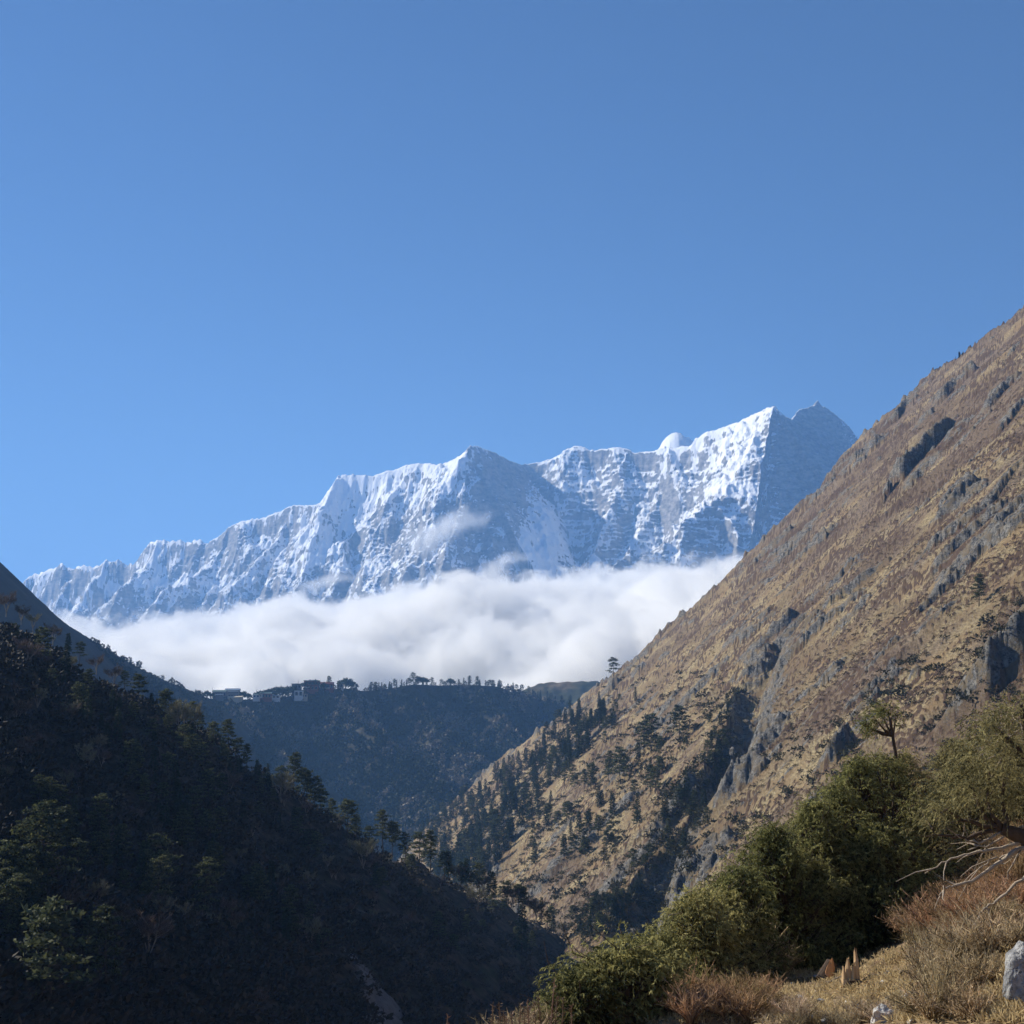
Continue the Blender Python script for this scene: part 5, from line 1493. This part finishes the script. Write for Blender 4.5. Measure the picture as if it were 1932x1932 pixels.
# ------------------------------------------------------------------ the monastery and lodges on the ridge
def boxes(name, bl, mat, parent=None):
    """one mesh from (x0,x1,y0,y1,z0,z1) boxes"""
    bm = bmesh.new()
    for x0, x1, y0, y1, z0, z1 in bl:
        vs = [bm.verts.new((x, y, z)) for z in (z0, z1) for y in (y0, y1) for x in (x0, x1)]
        for f in ((0, 2, 3, 1), (4, 5, 7, 6), (0, 1, 5, 4), (2, 6, 7, 3), (0, 4, 6, 2), (1, 3, 7, 5)): bm.faces.new([vs[i] for i in f])
    m = bpy.data.meshes.new(name); bm.to_mesh(m); bm.free(); m.materials.append(mat)
    return new_obj(name, m, parent)
def gable(name, x0, x1, y0, y1, z0, rise, mat, parent, ov=0.8):
    bm = bmesh.new(); ym = (y0 + y1) / 2
    a = [(x0 - ov, y0 - ov, z0), (x1 + ov, y0 - ov, z0), (x1 + ov, ym, z0 + rise), (x0 - ov, ym, z0 + rise), (x0 - ov, y1 + ov, z0), (x1 + ov, y1 + ov, z0)]
    v = [bm.verts.new(p) for p in a]
    for f in ((0, 1, 2, 3), (3, 2, 5, 4), (0, 3, 4), (1, 5, 2), (0, 4, 5, 1)): bm.faces.new([v[i] for i in f])
    m = bpy.data.meshes.new(name); bm.to_mesh(m); bm.free(); m.materials.append(mat)
    return new_obj(name, m, parent)
def wall_mat(name, c, c2):
    T = NT(name); T.base(T.mix(T.noise(0.35, 4, 0.6), c, c2)); return T.m
W_STONE = wall_mat("stone_wall", (0.16, 0.15, 0.14), (0.26, 0.24, 0.22)); W_WHITE = wall_mat("whitewash", (0.62, 0.60, 0.57), (0.78, 0.76, 0.72)); W_RED = wall_mat("ochre_red_wall", (0.20, 0.05, 0.035), (0.30, 0.085, 0.055))
W_TAN = wall_mat("earth_bank", (0.42, 0.34, 0.23), (0.55, 0.46, 0.33)); R_GREEN = wall_mat("green_roof", (0.10, 0.15, 0.14), (0.16, 0.21, 0.20)); R_BLUE = wall_mat("blue_roof", (0.16, 0.22, 0.30), (0.24, 0.31, 0.40)); R_RED = wall_mat("red_roof", (0.16, 0.045, 0.035), (0.24, 0.07, 0.05))
G_DARK = plain("window_glass", (0.02, 0.025, 0.035), 0.2)
def mon_d(X): return float(np.interp(X, [p[0] for p in M_SKY], [p.y for p in MK]))
def px_m(X): return mon_d(X) / FPX
def house(x0, x1, ytop, ybase, name, label, wall, roof, rtype, wins, depth=11.0, dd=0.0, cat="building", group=None, band=None):
    """x0..x1, ytop..ybase: extent in picture px; wins = (rows, columns)"""
    xm = (x0 + x1) / 2; d = mon_d(xm) + dd; k = d / FPX
    p = at(xm, ybase, d); W = (x1 - x0) * k; H = (ybase - ytop) * k
    e = empty(name, p); tag(e, label, cat, group)
    rh = 0.22 * H if rtype == 'gable' else 0.08 * H
    hw = H - rh
    boxes("wall", [(-W / 2, W / 2, -depth / 2, depth / 2, -6, hw)], wall, e)
    if rtype == 'gable': gable("roof", -W / 2, W / 2, -depth / 2, depth / 2, hw + 0.01, rh, roof, e)
    else: boxes("roof", [(-W / 2 - 1.0, W / 2 + 1.0, -depth / 2 - 1.0, depth / 2 + 1.0, hw + 0.01, H)], roof, e)
    nr, nc = wins
    for r_ in range(nr):
        for c_ in range(nc):
            wx = -W / 2 + W * (c_ + 0.5) / nc; wz = hw * (r_ + 0.55) / nr; ww = W / nc * 0.30; wh = hw / nr * 0.26
            f = boxes("window", [(wx - ww - .15, wx + ww + .15, -depth / 2 - 0.18, -depth / 2 - 0.003, wz - wh - .15, wz + wh + .15)], W_WHITE, e)
            boxes("pane", [(wx - ww, wx + ww, -depth / 2 - 0.22, -depth / 2 - 0.181, wz - wh, wz + wh)], G_DARK, f)
    if band:
        boxes("band", [(-W / 2 + W * band[0], -W / 2 + W * band[1], -depth / 2 - 0.5, -depth / 2 - 0.003, hw * band[2], hw * band[3])], W_WHITE, e)
    return e
house(402, 427, 1302, 1316, "lodge_building", "grey lodge with green roof and white band, leftmost building on the ridge", W_STONE, R_GREEN, 'gable', (1, 5), 12, 0, band=(0.2, 0.85, 0.40, 0.62))
house(426, 452, 1299, 1316, "lodge_building", "taller lodge with a pale blue roof, joined to the right of the green roofed one", W_STONE, R_BLUE, 'gable', (2, 5), 12, 4, band=(0.05, 0.95, 0.78, 0.90))
house(478, 490, 1309, 1317, "house", "small low white house among the round trees on the ridge", W_WHITE, R_GREEN, 'gable', (1, 2), 8, -6)
house(489, 512, 1306, 1318, "house", "long low house with red and white walls between round trees on the ridge", W_RED, R_GREEN, 'gable', (1, 4), 8, -10, band=(0.1, 0.3, 0.1, 0.9))
house(514, 528, 1311, 1318, "house", "tiny whitewashed house right of the red and white one", W_WHITE, R_BLUE, 'gable', (1, 2), 7, -12)
house(551, 568, 1290, 1310, "monastery_house", "two storey grey house on the left of the main monastery hall", W_STONE, R_GREEN, 'flat', (2, 3), 12, -4)
house(556, 572, 1302, 1316, "monastery_house", "small white stepped house below the two storey grey one", W_WHITE, R_GREEN, 'flat', (1, 2), 9, -20)
house(575, 601, 1284, 1303, "monastery_hall", "large dark square monastery hall with wide flat roof on the top of the ridge", W_RED, R_GREEN, 'flat', (2, 4), 22, 4, band=(0.02, 0.4, 0.28, 0.42))
house(605, 629, 1287, 1301, "monastery_house", "red house with white window band right of the main monastery hall", W_RED, R_RED, 'gable', (1, 4), 12, 0, band=(0.15, 0.75, 0.12, 0.36))
house(636, 648, 1288, 1298, "monastery_house", "small pale house at the right end of the monastery among trees", W_WHITE, R_GREEN, 'gable', (1, 2), 9, 2)
house(570, 580, 1309, 1317, "house", "tan low house on the slope below the main monastery hall", W_TAN, R_RED, 'flat', (1, 2), 8, -26)
# the bare earth bank under the lodge
def bank():
    d = mon_d(440) - 30; k = d / FPX; p = at(443, 1322, d)
    bm = bmesh.new()
    o = [(-13, 6), (14, 7), (13, -2), (8, -3), (4, -7), (1, -3), (-6, 1), (-12, 2)]
    fr = [bm.verts.new((x * k, 0, y * k)) for x, y in o]; bk = [bm.verts.new((x * k, 8, y * k + 2)) for x, y in o]
    bm.faces.new(fr); bm.faces.new(list(reversed(bk)))
    for i in range(len(o)): bm.faces.new((fr[i], bk[i], bk[(i + 1) % len(o)], fr[(i + 1) % len(o)]))
    m = bpy.data.meshes.new("earth_bank"); bm.to_mesh(m); bm.free(); m.materials.append(W_TAN)
    ob = new_obj("retaining_wall", m); ob.location = p
    tag(ob, "pale tan retaining wall of earth on the slope under the blue roofed lodge", "wall")
bank()
def pole(X, ytop, ybase, label):
    d = mon_d(X) - 3; k = d / FPX; p = at(X, ybase, d); p_ = PB(); h = (ybase - ytop) * k
    p_.tube([(0, 0, -3), (0, 0, h * 0.5), (0, 0, h)], [0.32, 0.28, 0.2], 6)
    o = new_obj("flagpole", p_.mesh("flagpole", W_STONE)); o.location = p; tag(o, label, "flagpole")
pole(400.5, 1296, 1312, "thin flagpole at the left end of the green roofed lodge")
pole(484, 1296, 1312, "thin flagpole between the lodges and the round trees")
pole(563, 1281, 1292, "thin flagpole on the two storey grey house")
# trees that stand against the cloud along the ridge
RIDGE_MORE = [(float(x_), float(np.random.default_rng(int(x_)).uniform(3, 10)), 'ffp'[int(x_) % 3]) for x_ in 684 + np.cumsum(np.random.default_rng(5).uniform(4, 18, 36))]
rm = np.random.default_rng(1701)
def round_tree(seed, rad=3.6):
    tr = PB(); tr.tube([(0, 0, -1.5), (0.1, 0, 1.5), (0, 0.1, 3.5)], [0.35, 0.3, 0.15], 6)
    b = bush_mesh(seed, rad, 260)
    b.v = [v + np.array([0, 0, 1.6], np.float32) for v in b.v]
    return tr, b
ROUND = Kind("round_tree", "tree", [tree_variant(round_tree(1710 + i, r_), "round", M_FIR, M_TRUNK) for i, r_ in enumerate((3.6, 4.2))])
for X, hp, kd in ((392, 8, 'r'), (458, 9, 'r'), (468, 6, 'r'), (492, 10, 'r'), (507, 13, 'r'), (523, 15, 'r'), (534, 9, 'r'), (545, 13, 'r'), (622, 15, 'p'), (612, 8, 'r'), (640, 15, 'p'), (652, 13, 'r'), (662, 11, 'r'), (672, 9, 'f'),
                  (700, 9, 'p'), (708, 11, 'p'), (720, 7, 'f'), (735, 8, 'f'), (745, 8, 'p'), (772, 13, 'p'), (780, 15, 'p'), (788, 12, 'p'), (797, 9, 'r'), (850, 8, 'r'), (885, 9, 'p'), (905, 8, 'f'), (930, 10, 'p'), (942, 8, 'f'), (968, 9, 'f'), (985, 8, 'p'), (1005, 9, 'f'), (1020, 8, 'f'), (1040, 9, 'p'), (1060, 9, 'f'), (1075, 10, 'p'), (588, 15, 'r'), *RIDGE_MORE):
    d = mon_d(X) - 2; yb = float(np.interp(X, [p[0] for p in M_SKY], [p[1] for p in M_SKY])) + 6
    p = at(X, yb, d) - Vector((0, 0, 3)); h = 3 + (hp + 6) * d / FPX * 0.95
    if kd == 'r': ROUND.put(p, rm.uniform(0, 6.28), h / 6.0, "dark round tree standing against the cloud beside the monastery buildings", "round trees by the monastery")
    elif kd == 'p': PINE.put(p, rm.uniform(0, 6.28), h / 12.0, "small dark pine standing against the cloud on the monastery ridge", "pines on the monastery ridge")
    else: FIR.put(p, rm.uniform(0, 6.28), h / 12.0, "small dark fir standing against the cloud on the monastery ridge", "firs on the monastery ridge")
